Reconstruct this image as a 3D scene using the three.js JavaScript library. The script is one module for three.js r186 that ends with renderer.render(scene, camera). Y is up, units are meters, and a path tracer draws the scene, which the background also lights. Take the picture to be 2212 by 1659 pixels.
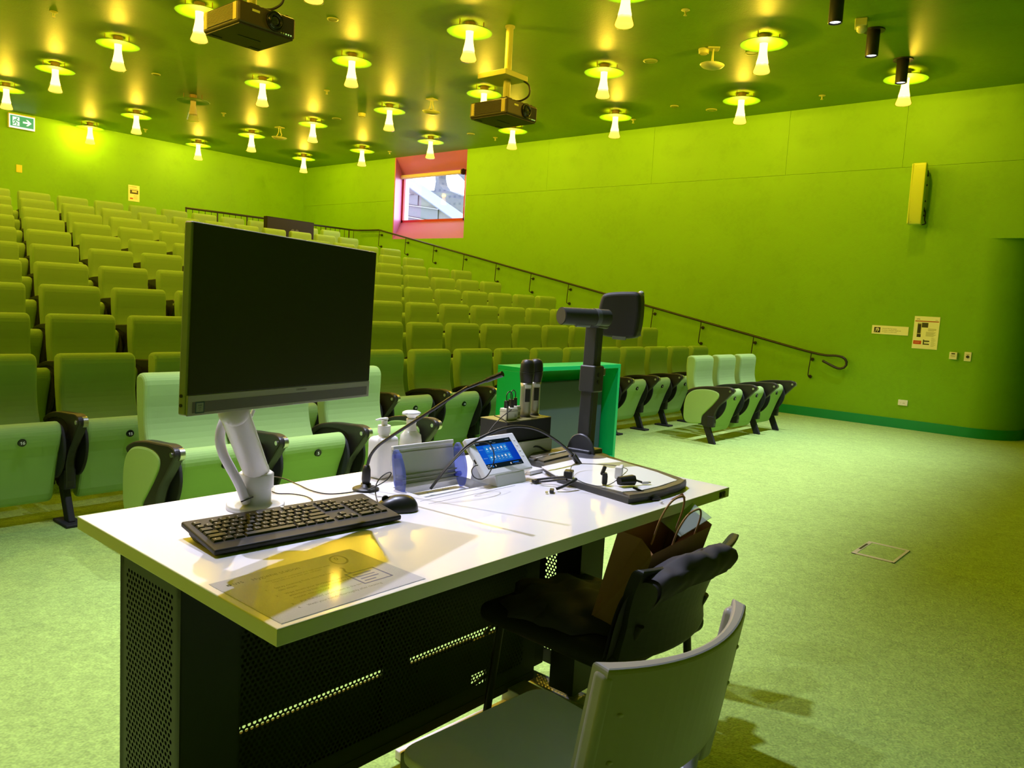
import * as THREE from 'three';
import { RoundedBoxGeometry } from 'three/addons/geometries/RoundedBoxGeometry.js';
import { mergeGeometries as mergeRaw } from 'three/addons/utils/BufferGeometryUtils.js';
import { RectAreaLightUniformsLib } from 'three/addons/lights/RectAreaLightUniformsLib.js';

// ---------------------------------------------------------------- camera, sky, lights, exposure
RectAreaLightUniformsLib.init();
const scene = new THREE.Scene();
const W = 2212, H = 1659, F = 1682.47, EYE = new THREE.Vector3(0, 1.362, 0);
const PITCH = 0.1035, ROLL = 0.0554, YAW = 0.8655;
const camera = new THREE.PerspectiveCamera(2 * Math.atan(H / 2 / F) * 180 / Math.PI, W / H, 0.05, 100);
const V = (x, y, z) => new THREE.Vector3(x, y, z);
const fwd = V(Math.sin(YAW) * Math.cos(PITCH), -Math.sin(PITCH), -Math.cos(YAW) * Math.cos(PITCH));
const rt0 = V(Math.cos(YAW), 0, Math.sin(YAW)), up0 = rt0.clone().cross(fwd);
const rgt = rt0.clone().multiplyScalar(Math.cos(ROLL)).addScaledVector(up0, Math.sin(ROLL));
const upv = up0.clone().multiplyScalar(Math.cos(ROLL)).addScaledVector(rt0, -Math.sin(ROLL));
camera.position.copy(EYE);
camera.quaternion.setFromRotationMatrix(new THREE.Matrix4().makeBasis(rgt, upv, fwd.clone().negate()));
scene.add(camera);
const renderer = new THREE.WebGLRenderer({ antialias: true });
renderer.toneMapping = THREE.LinearToneMapping;
renderer.toneMappingExposure = 1.06;
renderer.shadowMap.enabled = true;
scene.background = new THREE.Color().setRGB(6.5, 7.5, 10.0);       // overcast daylight outside the window
const LAMP_COLOR = new THREE.Color().setRGB(1.0, 0.615, 0.04), LAMP_CD = 3.5;
const SPOT_COLOR = new THREE.Color().setRGB(0.72, 0.74, 1.0), SPOT_CD = 38, SPOT_ANGLE = 0.53;

// a photograph pixel gives a direction; the plane it is met with gives the distance
function ray(px, py) { return fwd.clone().addScaledVector(rgt, (px - W / 2) / F).addScaledVector(upv, -(py - H / 2) / F); }
function onPlane(px, py, p0, n) { const d = ray(px, py); return EYE.clone().addScaledVector(d, p0.clone().sub(EYE).dot(n) / d.dot(n)); }
const onY = (px, py, y) => onPlane(px, py, V(0, y, 0), V(0, 1, 0));
const onX = (px, py, x) => onPlane(px, py, V(x, 0, 0), V(1, 0, 0));
const onZ = (px, py, z) => onPlane(px, py, V(0, 0, z), V(0, 0, 1));

// ---------------------------------------------------------------- helpers
function mergeGeometries(list) { return mergeRaw(list.map(x => { const y = x.index ? x.toNonIndexed() : x.clone(); for (const a of Object.keys(y.attributes)) if (!['position', 'normal', 'uv'].includes(a)) y.deleteAttribute(a); y.clearGroups(); return y; })); }
let seed = 12345;
const rnd = () => { seed = (seed * 1664525 + 1013904223) >>> 0; return seed / 4294967296; };
const rr = (a, b) => a + (b - a) * rnd();
const used = {};
function numbered(n) { if (used[n] === undefined) { used[n] = 0; return n; } used[n]++; return n + '_' + String(used[n]).padStart(3, '0'); }
function M(c, r = 0.6, o = {}) { const { m = 0, ...rest } = o; const k = new THREE.MeshPhysicalMaterial({ roughness: r, metalness: m, ...rest }); k.color.setRGB(...c); return k; }
function mesh(name, geo, mat, parent) {
  const g = Array.isArray(geo) ? mergeGeometries(geo) : geo;
  const o = new THREE.Mesh(g, mat); o.castShadow = o.receiveShadow = true;
  o.name = parent && parent !== scene ? name : numbered(name);
  (parent || scene).add(o); return o;
}
function tag(o, label, category, group) { o.userData.label = label; o.userData.category = category; if (group) o.userData.group = group; return o; }
function struct(o, label) { o.userData.kind = 'structure'; if (label) o.userData.label = label; return o; }
function thing(name, label, category, pos = [0, 0, 0], turn = 0, group) {
  const o = new THREE.Group(); o.name = numbered(name); scene.add(o);
  o.position.set(...(pos.isVector3 ? pos.toArray() : pos)); o.rotation.y = turn; return tag(o, label, category, group);
}
function sgroup(name, label) { const o = new THREE.Group(); o.name = numbered(name); scene.add(o); return struct(o, label); }
const at = (g, x = 0, y = 0, z = 0, rx = 0, ry = 0, rz = 0) => { if (rx || ry || rz) g.applyMatrix4(new THREE.Matrix4().makeRotationFromEuler(new THREE.Euler(rx, ry, rz))); return g.translate(x, y, z); };
const box = (w, h, d, x = 0, y = 0, z = 0, rx = 0, ry = 0, rz = 0) => at(new THREE.BoxGeometry(w, h, d), x, y, z, rx, ry, rz);
const bx2 = (x0, x1, y0, y1, z0, z1) => box(x1 - x0, y1 - y0, z1 - z0, (x0 + x1) / 2, (y0 + y1) / 2, (z0 + z1) / 2);
const rbox = (w, h, d, r = 0.004, x = 0, y = 0, z = 0, rx = 0, ry = 0, rz = 0, s = 2) => at(new RoundedBoxGeometry(w, h, d, s, r), x, y, z, rx, ry, rz);
const cyl = (r0, r1, h, x = 0, y = 0, z = 0, rx = 0, ry = 0, rz = 0, n = 24) => at(new THREE.CylinderGeometry(r0, r1, h, n), x, y, z, rx, ry, rz);
const sph = (r, x = 0, y = 0, z = 0, sx = 1, sy = 1, sz = 1, n = 20) => new THREE.SphereGeometry(r, n, Math.ceil(n * 0.7)).scale(sx, sy, sz).translate(x, y, z);
const tube = (pts, r, seg = 40, n = 8, closed = false) => new THREE.TubeGeometry(new THREE.CatmullRomCurve3(pts, closed, 'centripetal'), seg, r, n, closed);
const rod = (a, b, r, n = 8) => { const d = b.clone().sub(a), g = new THREE.CylinderGeometry(r, r, d.length(), n); g.applyQuaternion(new THREE.Quaternion().setFromUnitVectors(V(0, 1, 0), d.clone().normalize())); return g.translate(...a.clone().add(b).multiplyScalar(0.5).toArray()); };
const capped = (pts, r, seg = 40, n = 8) => { const a = pts[0], b = pts[pts.length - 1]; return mergeGeometries([tube(pts, r, seg, n), sph(r, a.x, a.y, a.z, 1, 1, 1, 8), sph(r, b.x, b.y, b.z, 1, 1, 1, 8)]); };
const lathe = (pts, n = 28) => new THREE.LatheGeometry(pts.map(p => new THREE.Vector2(p[0], p[1])), n);
const shape = (pts) => new THREE.Shape(pts.map(p => new THREE.Vector2(p[0], p[1])));
function smooth(pts, n = 40, closed = true) { return new THREE.CatmullRomCurve3(pts.map(p => V(p[0], p[1], 0)), closed, 'centripetal').getPoints(n).slice(0, closed ? -1 : undefined).map(p => [p.x, p.y]); }
// profile given as (z, y), extruded along x and centred on x = 0
function sideways(pts, width, bevel = 0.01, segs = 3, cs = 8) {
  const g = new THREE.ExtrudeGeometry(shape(pts), { depth: width - 2 * bevel, bevelEnabled: bevel > 0, bevelThickness: bevel, bevelSize: bevel * 0.9, bevelOffset: -bevel * 0.9, bevelSegments: segs, curveSegments: cs });
  g.translate(0, 0, -(width - 2 * bevel) / 2);
  g.rotateY(-Math.PI / 2); // shape x -> +z ; depth -> -x
  return g;
}
function canvas(w, h, draw) { const c = document.createElement('canvas'); c.width = w; c.height = h; const g = c.getContext('2d'); draw(g, w, h); const t = new THREE.CanvasTexture(c); t.colorSpace = THREE.SRGBColorSpace; t.anisotropy = 8; return t; }
function dataTex(n, fn, srgb = false) {
  const d = new Uint8Array(n * n * 4);
  for (let j = 0; j < n; j++) for (let i = 0; i < n; i++) { const v = fn(i, j), k = (j * n + i) * 4; for (let c = 0; c < 3; c++) d[k + c] = Math.max(0, Math.min(255, Array.isArray(v) ? v[c] : v)); d[k + 3] = 255; }
  const t = new THREE.DataTexture(d, n, n); t.wrapS = t.wrapT = THREE.RepeatWrapping; t.magFilter = THREE.LinearFilter; t.minFilter = THREE.LinearMipmapLinearFilter; t.generateMipmaps = true; if (srgb) t.colorSpace = THREE.SRGBColorSpace; t.needsUpdate = true; return t;
}
// tiling value noise
function noiseGrid(n, cells, s) { const g = new Float32Array(cells * cells); let q = s; for (let i = 0; i < g.length; i++) { q = (q * 1664525 + 1013904223) >>> 0; g[i] = q / 4294967296; } return (i, j) => { const x = i / n * cells, y = j / n * cells, x0 = Math.floor(x), y0 = Math.floor(y), f = x - x0, h = y - y0, a = (u, v) => g[((v % cells + cells) % cells) * cells + (u % cells + cells) % cells], sm = t => t * t * (3 - 2 * t), fx = sm(f), fy = sm(h); return (a(x0, y0) * (1 - fx) + a(x0 + 1, y0) * fx) * (1 - fy) + (a(x0, y0 + 1) * (1 - fx) + a(x0 + 1, y0 + 1) * fx) * fy; }; }
const rep = (t, x, y = x) => { const k = t.clone(); k.repeat.set(x, y); k.needsUpdate = true; return k; };
// uv in metres from position, along the dominant axis of the normal
function metric(g) {
  g = g.index ? g.toNonIndexed() : g; const p = g.attributes.position, n = g.attributes.normal, uv = new Float32Array(p.count * 2);
  for (let i = 0; i < p.count; i++) { const ax = Math.abs(n.getX(i)), ay = Math.abs(n.getY(i)), az = Math.abs(n.getZ(i)); let u, v; if (ay >= ax && ay >= az) { u = p.getX(i); v = p.getZ(i); } else if (ax >= az) { u = p.getZ(i); v = p.getY(i); } else { u = p.getX(i); v = p.getY(i); } uv[2 * i] = u; uv[2 * i + 1] = v; }
  g.setAttribute('uv', new THREE.BufferAttribute(uv, 2)); return g;
}
// flat rectangle facing +z with uv 0..1
const card = (w, h) => new THREE.PlaneGeometry(w, h);

// ---------------------------------------------------------------- materials
const n1 = noiseGrid(512, 256, 11), n2 = noiseGrid(512, 64, 22), n3 = noiseGrid(512, 12, 33), n4 = noiseGrid(512, 150, 44);
const carpetMap = dataTex(512, (i, j) => { const k = 0.86 + 0.20 * n1(i, j) + 0.10 * (n2(i, j) - 0.5) + 0.04 * (n3(i, j) - 0.5); return [158 * k, 190 * k, 97 * k]; }, true);
const carpetBump = dataTex(512, (i, j) => 255 * (0.6 * n1(i, j) + 0.3 * n4(i, j) + 0.12 * ((i >> 1) & 1)));
const paintBump = dataTex(512, (i, j) => 255 * (0.5 * n4(i, j) + 0.35 * n2(i, j) + 0.15 * n1(i, j)));
const paintMap = dataTex(512, (i, j) => { const k = 0.955 + 0.05 * n3(i, j) + 0.03 * n2(i, j) + 0.02 * n1(i, j); return 255 * Math.min(1, k); }, true);
const fabricBump = dataTex(256, (i, j) => { const a = noiseGridF(i, j); return 255 * a; });
function noiseGridF(i, j) { return 0.5 * n1(i * 2, j * 2) + 0.25 * ((i & 3) / 3) + 0.25 * ((j & 3) / 3); }
const mWall = M([0.188, 0.425, 0.004], 0.6, { specularIntensity: 0.6, map: rep(paintMap, 0.45), bumpMap: rep(paintBump, 1.6), bumpScale: 0.0012 });
const mCeil = M([0.160, 0.315, 0.004], 0.50, { specularIntensity: 0.42, map: rep(paintMap, 0.35), bumpMap: rep(paintBump, 1.2), bumpScale: 0.0014 });
const mCarpet = M([1, 1, 1], 0.95, { map: rep(carpetMap, 0.8), bumpMap: rep(carpetBump, 0.8), bumpScale: 0.003 });
const mSkirt = M([0.004, 0.27, 0.075], 0.35);
const mCabinet = M([0.004, 0.44, 0.115], 0.3);
const mFabric = M([0.325, 0.515, 0.145], 0.9, { bumpMap: rep(fabricBump, 14), bumpScale: 0.0008, sheen: 0.5, sheenRoughness: 0.5, sheenColor: new THREE.Color().setRGB(0.36, 0.46, 0.2) });
const mBlack = M([0.016, 0.014, 0.012], 0.42);
const mBlackMatte = M([0.014, 0.014, 0.014], 0.75);
const mBlackGloss = M([0.01, 0.01, 0.01], 0.15);
const mSteel = M([0.6, 0.58, 0.54], 0.3, { m: 1 });
const mAlu = M([0.62, 0.62, 0.6], 0.42, { m: 0.7 });
const mWhite = M([0.80, 0.79, 0.79], 0.45);
const mWhiteGloss = M([0.82, 0.81, 0.81], 0.2);
const mCream = M([0.70, 0.66, 0.42], 0.5);
const mFrame = M([0.020, 0.028, 0.020], 0.5);
const mRail = M([0.02, 0.018, 0.014], 0.4);

// ---------------------------------------------------------------- room shell
const XW = 11.105, YC = 4.2844, ZB = -16.35, XL = -5.5, ZF = 3.6, DOOR = 2.47;
const ROW_D = 0.9585, ROW_R = 0.1914, Z0 = 4.947;
const rowZ = i => -(Z0 + i * 0.9581 + 0.0004 * i * i), tierY = i => Math.max(0, i) * ROW_R;
{
  struct(mesh('floor', metric(bx2(XL - 0.3, 14.2, -0.3, 0, rowZ(1) + 0.6, ZF + 0.3)), mCarpet), 'light green flecked carpet at the foot of the seating');
  for (let i = 1; i <= 10; i++) {
    const z1 = rowZ(i) + 0.6, z0 = i === 10 ? ZB - 0.3 : rowZ(i + 1) + 0.6;
    struct(mesh('floor', metric(bx2(XL - 0.3, XW + 0.2, -0.3, tierY(i), z0, z1)), mCarpet), 'carpeted seating tier');
  }
  struct(mesh('ceiling', metric(bx2(XL - 0.3, XW + 0.4, YC, YC + 0.3, ZB - 0.3, ZF + 0.3)), mCeil), 'olive green painted ceiling');
  struct(mesh('wall_back', metric(bx2(XL - 0.3, XW + 0.4, -0.3, YC, ZB - 0.3, ZB)), mWall), 'green painted back wall');
  struct(mesh('wall_left', metric(bx2(XL - 0.3, XL, -0.3, YC, ZB, ZF)), mWall), 'green painted wall');
  struct(mesh('wall_front', metric(bx2(XL - 0.3, 14.2, -0.3, YC, ZF, ZF + 0.3)), mWall), 'green painted front wall');
  // right wall: straight run, then a rounded corner that turns into the exit passage
  const wr = sgroup('wall_right', 'green painted side wall with a rounded corner into the exit passage');
  const R = 0.55, zc = -1.95, low = [[XW, ZB - 0.3], [XW, zc]];
  for (let k = 1; k <= 48; k++) { const a = k / 48 * Math.PI / 2; low.push([XW + R - R * Math.cos(a), zc + R * Math.sin(a)]); }
  low.push([14.2, zc + R], [14.2, zc + R - 0.5], [XW + R + 0.2, zc], [XW + 0.35, zc - 0.6], [XW + 0.35, ZB - 0.3]);
  const lg = new THREE.ExtrudeGeometry(shape(low.map(p => [p[0], -p[1]])), { depth: DOOR, bevelEnabled: false }); lg.rotateX(-Math.PI / 2);
  mesh('lower_wall', metric(lg), mWall, wr);
  // upper wall in boards with fine open joints, backed by a solid layer
  const WZ0 = -13.02, WZ1 = -10.92, WY0 = 2.58, JY = 3.3916;
  mesh('backing', [bx2(XW + 0.05, XW + 0.35, DOOR, YC, ZB - 0.3, WZ0 - 0.24), bx2(XW + 0.05, XW + 0.35, DOOR, YC, WZ1, ZF), bx2(XW + 0.05, XW + 0.35, DOOR, WY0, WZ0, WZ1)], mWall, wr);
  const cuts = [ZB, WZ0 - 0.03, WZ1, -8.9, -6.75, -4.55, -3.0, -0.9, 1.3, ZF], g = 0.0016;
  for (let k = 0; k < cuts.length - 1; k++) {
    const a = cuts[k] + g, b = cuts[k + 1] - g;
    if (k === 1) { mesh('panel', metric(bx2(XW, XW + 0.05, DOOR, WY0, a, b)), mWall, wr); continue; }
    mesh('panel', metric(bx2(XW, XW + 0.05, DOOR, JY - g, a - (k === 0 ? 0 : g), b + g)), mWall, wr);
    mesh('panel', metric(bx2(XW, XW + 0.05, JY + g, YC, a, b)), mWall, wr);
  }
  // exit passage
  struct(mesh('ceiling', metric(bx2(XW + 0.35, 14.2, DOOR, DOOR + 0.2, -2.6, ZF)), mWall), 'low ceiling of the exit passage');
  struct(mesh('wall_passage', metric(bx2(14.2, 14.4, -0.3, DOOR + 0.2, -2.6, ZF)), mWall), 'end wall of the exit passage');
  struct(mesh('wall_passage', metric(bx2(XW, 14.2, 0, DOOR, 1.0, 1.2)), mWall), 'far side of the exit passage');
  // skirting
  const sk = []; const sp = [[XW - 0.015, rowZ(1) + 0.6], [XW - 0.015, zc]];
  for (let k = 1; k <= 48; k++) { const a = k / 48 * Math.PI / 2; sp.push([XW + R - (R + 0.015) * Math.cos(a), zc + (R + 0.015) * Math.sin(a)]); }
  sp.push([14.2, zc + R + 0.015]);
  const back = sp.slice().reverse().map((p, k) => k === 0 ? [14.2, zc + R - 0.01] : [p[0] + 0.02, p[1] - (k < 48 ? 0.012 : 0)]);
  const sg = new THREE.ExtrudeGeometry(shape([...sp, ...back].map(p => [p[0], -p[1]])), { depth: 0.125, bevelEnabled: false }); sg.rotateX(-Math.PI / 2);
  struct(mesh('baseboard_right', sg, mSkirt), 'emerald green skirting board');
  // window with splayed red reveal
  const w = sgroup('window_1', 'window in a splayed red and pink reveal below the ceiling');
  const o = [[WZ0, WY0], [WZ1, WY0], [WZ1, YC], [WZ0, YC]], n = [[-13.20, 2.97], [-11.28, 2.97], [-11.28, 3.985], [-13.20, 3.985]], DX = 0.36;
  const mRed = M([0.44, 0.13, 0.27], 0.4), mRedDark = M([0.42, 0.01, 0.015], 0.35);
  const names = ['sill', 'reveal', 'head', 'reveal'];
  for (let k = 0; k < 4; k++) {
    const a = o[k], b = o[(k + 1) % 4], c = n[(k + 1) % 4], d = n[k];
    const P = [[XW, a], [XW, b], [XW + DX, c], [XW + DX, d]].map(([x, q]) => V(x, q[1], q[0]));
    // slab 2 cm thick pushed away from the opening
    const nrm = P[1].clone().sub(P[0]).cross(P[3].clone().sub(P[0])).normalize(); const ctr = V(XW + 0.1, 3.43, -12.1); if (nrm.dot(ctr.clone().sub(P[0])) > 0) nrm.negate();
    const Q = P.map(p => p.clone().addScaledVector(nrm, 0.02)); const f = [], quad = (i, j, k2, l) => f.push(i, j, k2, i, k2, l), all = [...P, ...Q];
    quad(0, 1, 2, 3); quad(7, 6, 5, 4); quad(0, 4, 5, 1); quad(1, 5, 6, 2); quad(2, 6, 7, 3); quad(3, 7, 4, 0);
    const gg = new THREE.BufferGeometry(); gg.setAttribute('position', new THREE.BufferAttribute(new Float32Array(all.flatMap(p => p.toArray())), 3)); gg.setIndex(f); const h = gg.toNonIndexed(); h.computeVertexNormals(); h.setAttribute('uv', new THREE.BufferAttribute(new Float32Array(h.attributes.position.count * 2), 2));
    mesh(names[k], h, mRed, w);
  }
  const xf = XW + DX, [za, zb, ya, yb] = [-13.20, -11.28, 2.97, 3.985];
  mesh('frame', [bx2(xf, xf + 0.05, ya, ya + 0.05, za, zb), bx2(xf, xf + 0.05, yb - 0.03, yb, za, zb), bx2(xf, xf + 0.05, ya, yb, za, za + 0.045), bx2(xf, xf + 0.05, ya, yb, zb - 0.035, zb)], mRedDark, w);
  mesh('pane', bx2(xf + 0.02, xf + 0.026, ya + 0.02, yb - 0.02, za + 0.02, zb - 0.02), M([1, 1, 1], 0.02, { transmission: 1, thickness: 0 }), w);
  const bl = mesh('roller_blind', at(cyl(0.045, 0.045, 1.86, 0, 0, 0, Math.PI / 2), xf - 0.06, 3.93, -12.24), M([0.62, 0.55, 0.42], 0.7), w);
  mesh('bracket', at(cyl(0.06, 0.06, 0.03, 0, 0, 0, Math.PI / 2), xf - 0.06, 3.93, -11.31), mBlack, bl);
  // shaft around the glass so that daylight comes in through the pane only
  mesh('outer_reveal', [bx2(xf, xf + 0.20, yb, YC + 0.3, za - 0.4, zb + 0.4), bx2(xf, xf + 0.20, WY0 - 0.2, ya, za - 0.4, zb + 0.4), bx2(xf, xf + 0.20, ya, yb, za - 0.4, za), bx2(xf, xf + 0.20, ya, yb, zb, zb + 0.4)], M([0.5, 0.5, 0.52], 0.8), w);
}

// ---------------------------------------------------------------- outside the window
{
  const poly = (pts, X) => pts.map(([a, b]) => { const p = onX(a, b, X); return [-p.z, p.y]; });
  const slab = (outer, holes, X, t) => { const s = shape(poly(outer, X)); for (const h of holes) s.holes.push(new THREE.Path(poly(h, X).map(p => new THREE.Vector2(...p)))); const g = new THREE.ExtrudeGeometry(s, { depth: t, bevelEnabled: false }); g.rotateY(Math.PI / 2); return g.translate(X, 0, 0); };
  const dots = dataTex(128, (i, j) => { const a = ((i % 16) > 3 && (i % 16) < 11 && (j % 16) > 5 && (j % 16) < 11); return a ? [150, 158, 196] : [206, 208, 226]; }, true);
  const f = thing('screen_facade', 'pale perforated facade with two arched openings seen through the window', 'building');
  const wall = slab([[700, 300], [1150, 300], [1150, 760], [700, 760]], [[[860, 366], [938, 364], [941, 392], [938, 411], [915, 413], [896, 412], [868, 396]], [[947, 366], [972, 371], [988, 376], [997, 384], [1003, 391], [1010, 400], [1012, 428], [990, 420], [972, 413], [957, 409], [950, 398], [947, 384]]], 30, 0.6);
  mesh('wall', metric(wall), M([0.11, 0.108, 0.10], 0.8, { map: rep(dots, 0.32) }), f);
  struct(mesh('ground', bx2(XW + 1.0, 60, -3.2, -2.5, -90, 10), M([0.10, 0.10, 0.10], 0.9)), 'grey paving outside the building');
  const b = thing('stair_building', 'pale building with a steep diagonal roof edge and slate panels outside the window', 'building');
  const XB = 23;
  mesh('wall', slab([[760, 318], [873, 398], [985, 479], [1080, 548], [1080, 760], [700, 760], [700, 318]], [], XB, 1.0), M([0.085, 0.078, 0.072], 0.8), b);
  mesh('roof_edge', slab([[760, 316], [873, 396], [985, 477], [1080, 546], [1080, 548], [985, 479.4], [873, 398.4], [760, 318.4]], [], XB - 0.15, 1.3), M([0.06, 0.07, 0.10], 0.6), b);
  const slate = M([0.030, 0.032, 0.034], 0.4);
  for (const q of [[[840, 413], [903, 422], [902, 444], [840, 435]], [[840, 438.5], [946, 453], [945, 478], [840, 458]], [[840, 462], [946, 483], [945, 520], [840, 500]]]) mesh('slate_panel', slab(q, [], XB - 0.05, 0.1), slate, b);
  for (const q of [[[840, 411.5], [886, 418], [886, 419.6], [840, 413.5]], [[840, 436], [946, 451.5], [946, 453], [840, 438]], [[840, 459], [946, 480], [946, 482], [840, 461.5]]]) mesh('ledge', slab(q, [], XB - 0.2, 0.3), M([0.14, 0.135, 0.125], 0.6), b);
}

// ---------------------------------------------------------------- auditorium seats
const numAtlas = canvas(512, 512, (g) => {
  g.fillStyle = '#0b0b0b'; g.fillRect(0, 0, 512, 512); g.fillStyle = '#e8e8e4'; g.font = 'bold 74px sans-serif'; g.textAlign = 'center'; g.textBaseline = 'middle';
  for (let k = 1; k <= 16; k++) g.fillText(String(k), ((k - 1) % 4) * 128 + 64, Math.floor((k - 1) / 4) * 128 + 66);
});
const mBadge = M([1, 1, 1], 0.25, { map: numAtlas });
const badgeGeo = {};
function badge(num) {
  if (badgeGeo[num]) return badgeGeo[num];
  const c = new THREE.CircleGeometry(0.019, 20), uv = c.attributes.uv, cx = ((num - 1) % 4) * 0.25 + 0.125, cy = 1 - (Math.floor((num - 1) / 4) * 0.25 + 0.125);
  for (let i = 0; i < uv.count; i++) uv.setXY(i, cx + (uv.getX(i) - 0.5) * 0.24, cy + (uv.getY(i) - 0.5) * 0.24);
  c.translate(0, 0, 0.0065);
  const rim = at(new THREE.CylinderGeometry(0.0195, 0.022, 0.012, 20, 1, false), 0, 0, 0, Math.PI / 2); const ru = rim.attributes.uv; for (let i = 0; i < ru.count; i++) ru.setXY(i, cx - 0.11, cy - 0.11);
  return badgeGeo[num] = mergeGeometries([c.toNonIndexed(), rim.toNonIndexed()]);
}
const SEATG = (() => {
  const backP = smooth([[-0.052, 0.86], [-0.045, 0.905], [-0.01, 0.924], [0.035, 0.918], [0.060, 0.89], [0.064, 0.82], [0.060, 0.74], [0.066, 0.66], [0.090, 0.58], [0.128, 0.51], [0.155, 0.455], [0.140, 0.432], [0.06, 0.44], [0.0, 0.52], [-0.035, 0.66], [-0.05, 0.78]], 44);
  const seatP = smooth([[0.435, 0.545], [0.420, 0.578], [0.385, 0.592], [0.352, 0.575], [0.330, 0.52], [0.268, 0.34], [0.212, 0.18], [0.215, 0.140], [0.250, 0.122], [0.288, 0.138], [0.330, 0.25], [0.385, 0.40], [0.425, 0.49]], 40);
  const armP = smooth([[0.03, 0.552], [0.10, 0.592], [0.24, 0.622], [0.40, 0.634], [0.50, 0.640], [0.542, 0.625], [0.552, 0.595], [0.525, 0.56], [0.465, 0.49], [0.405, 0.42], [0.368, 0.34], [0.360, 0.205], [0.24, 0.20], [0.222, 0.215], [0.225, 0.30], [0.275, 0.365], [0.345, 0.445], [0.400, 0.525], [0.398, 0.560], [0.35, 0.583], [0.24, 0.588], [0.12, 0.566], [0.05, 0.527]], 80);
  const dP = smooth([[0.002, 0.36], [0.008, 0.44], [0.035, 0.512], [0.10, 0.566], [0.22, 0.592], [0.34, 0.588], [0.398, 0.562], [0.402, 0.525], [0.345, 0.44], [0.275, 0.36], [0.226, 0.30], [0.222, 0.232], [0.20, 0.218], [0.05, 0.212], [0.012, 0.25]], 50);
  const cheek = smooth([[0.30, 0.555], [0.36, 0.575], [0.42, 0.55], [0.452, 0.47], [0.44, 0.39], [0.40, 0.32], [0.34, 0.27], [0.28, 0.27], [0.27, 0.40]], 30);
  return {
    back: sideways(backP, 0.434, 0.022, 3), seat: sideways(seatP, 0.425, 0.022, 3), arm: sideways(armP, 0.052, 0.010, 2), infill: sideways(dP, 0.03, 0.006, 1), panel: sideways(dP, 0.058, 0.014, 3),
    cheek: sideways(cheek, 0.016, 0.004, 1),
    hinge: mergeGeometries([cyl(0.030, 0.030, 0.024, 0.010, 0.600, 0.531, 0, 0, Math.PI / 2, 20), cyl(0.012, 0.012, 0.060, 0, 0.598, 0.520, 0, 0, Math.PI / 2, 12)]),
    leg: mergeGeometries([at(new RoundedBoxGeometry(0.036, 0.24, 0.07, 2, 0.008), 0, 0.115, 0.315, -0.42)]),
    foot: mergeGeometries([at(new RoundedBoxGeometry(0.10, 0.018, 0.20, 2, 0.006), 0, 0.009, 0.345)]),
    beam: box(0.52, 0.04, 0.05, -0.013, 0.225, 0.20),
    bracket: at(new RoundedBoxGeometry(0.062, 0.115, 0.075, 2, 0.006), 0, 0.255, 0.325),
  };
})();
const ORD = ['first', 'second', 'third', 'fourth', 'fifth', 'sixth', 'seventh', 'eighth', 'ninth', 'tenth', 'eleventh', 'twelfth', 'thirteenth', 'fourteenth', 'fifteenth', 'sixteenth', 'seventeenth', 'eighteenth', 'nineteenth', 'twentieth'];
function makeSeat(name, label, group, x, y, z, opt) {
  const t = thing(name, label, 'seat', [x, y, z], 0, group);
  mesh('backrest', SEATG.back, mFabric, t);
  const s = mesh('seat', SEATG.seat, mFabric, t);
  for (const q of [-1, 1]) { const c = mesh('side_cheek', SEATG.cheek, mBlackMatte, s); c.position.x = q * 0.218; }
  if (opt.num) { const b = mesh('number_badge', badge(opt.num), mBadge, s); b.position.set(0.02, 0.497, 0.431); b.rotation.x = 0.10; b.userData.label = 'round black badge with white number ' + opt.num; }
  const arm = (ax, end, leg) => {
    const a = mesh('armrest', SEATG.arm, mBlack, t); a.position.x = ax;
    const f = mesh(end ? 'end_panel' : 'infill', end ? SEATG.panel : SEATG.infill, end ? mFabric : mBlackMatte, t); f.position.x = ax;
    if (opt.detail) { const h = mesh('hinge', SEATG.hinge, mSteel, a); h.userData.label = 'chrome hinge'; mesh('bracket', SEATG.bracket, mBlackMatte, a); }
    if (leg) { const l = mesh('leg', SEATG.leg, mBlackMatte, t); l.position.x = ax; mesh('foot', SEATG.foot, mBlackMatte, l); }
  };
  arm(-0.275, opt.endL, opt.leg !== false);
  if (opt.detail) mesh('beam', SEATG.beam, mBlackMatte, t);
  if (opt.right) arm(0.275, opt.endR, true);
  return t;
}
const px = (x, y, z) => { const d = V(x, y, z).sub(EYE), zz = d.dot(fwd); return [W / 2 + F * d.dot(rgt) / zz, H / 2 - F * d.dot(upv) / zz, zz]; };
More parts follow.
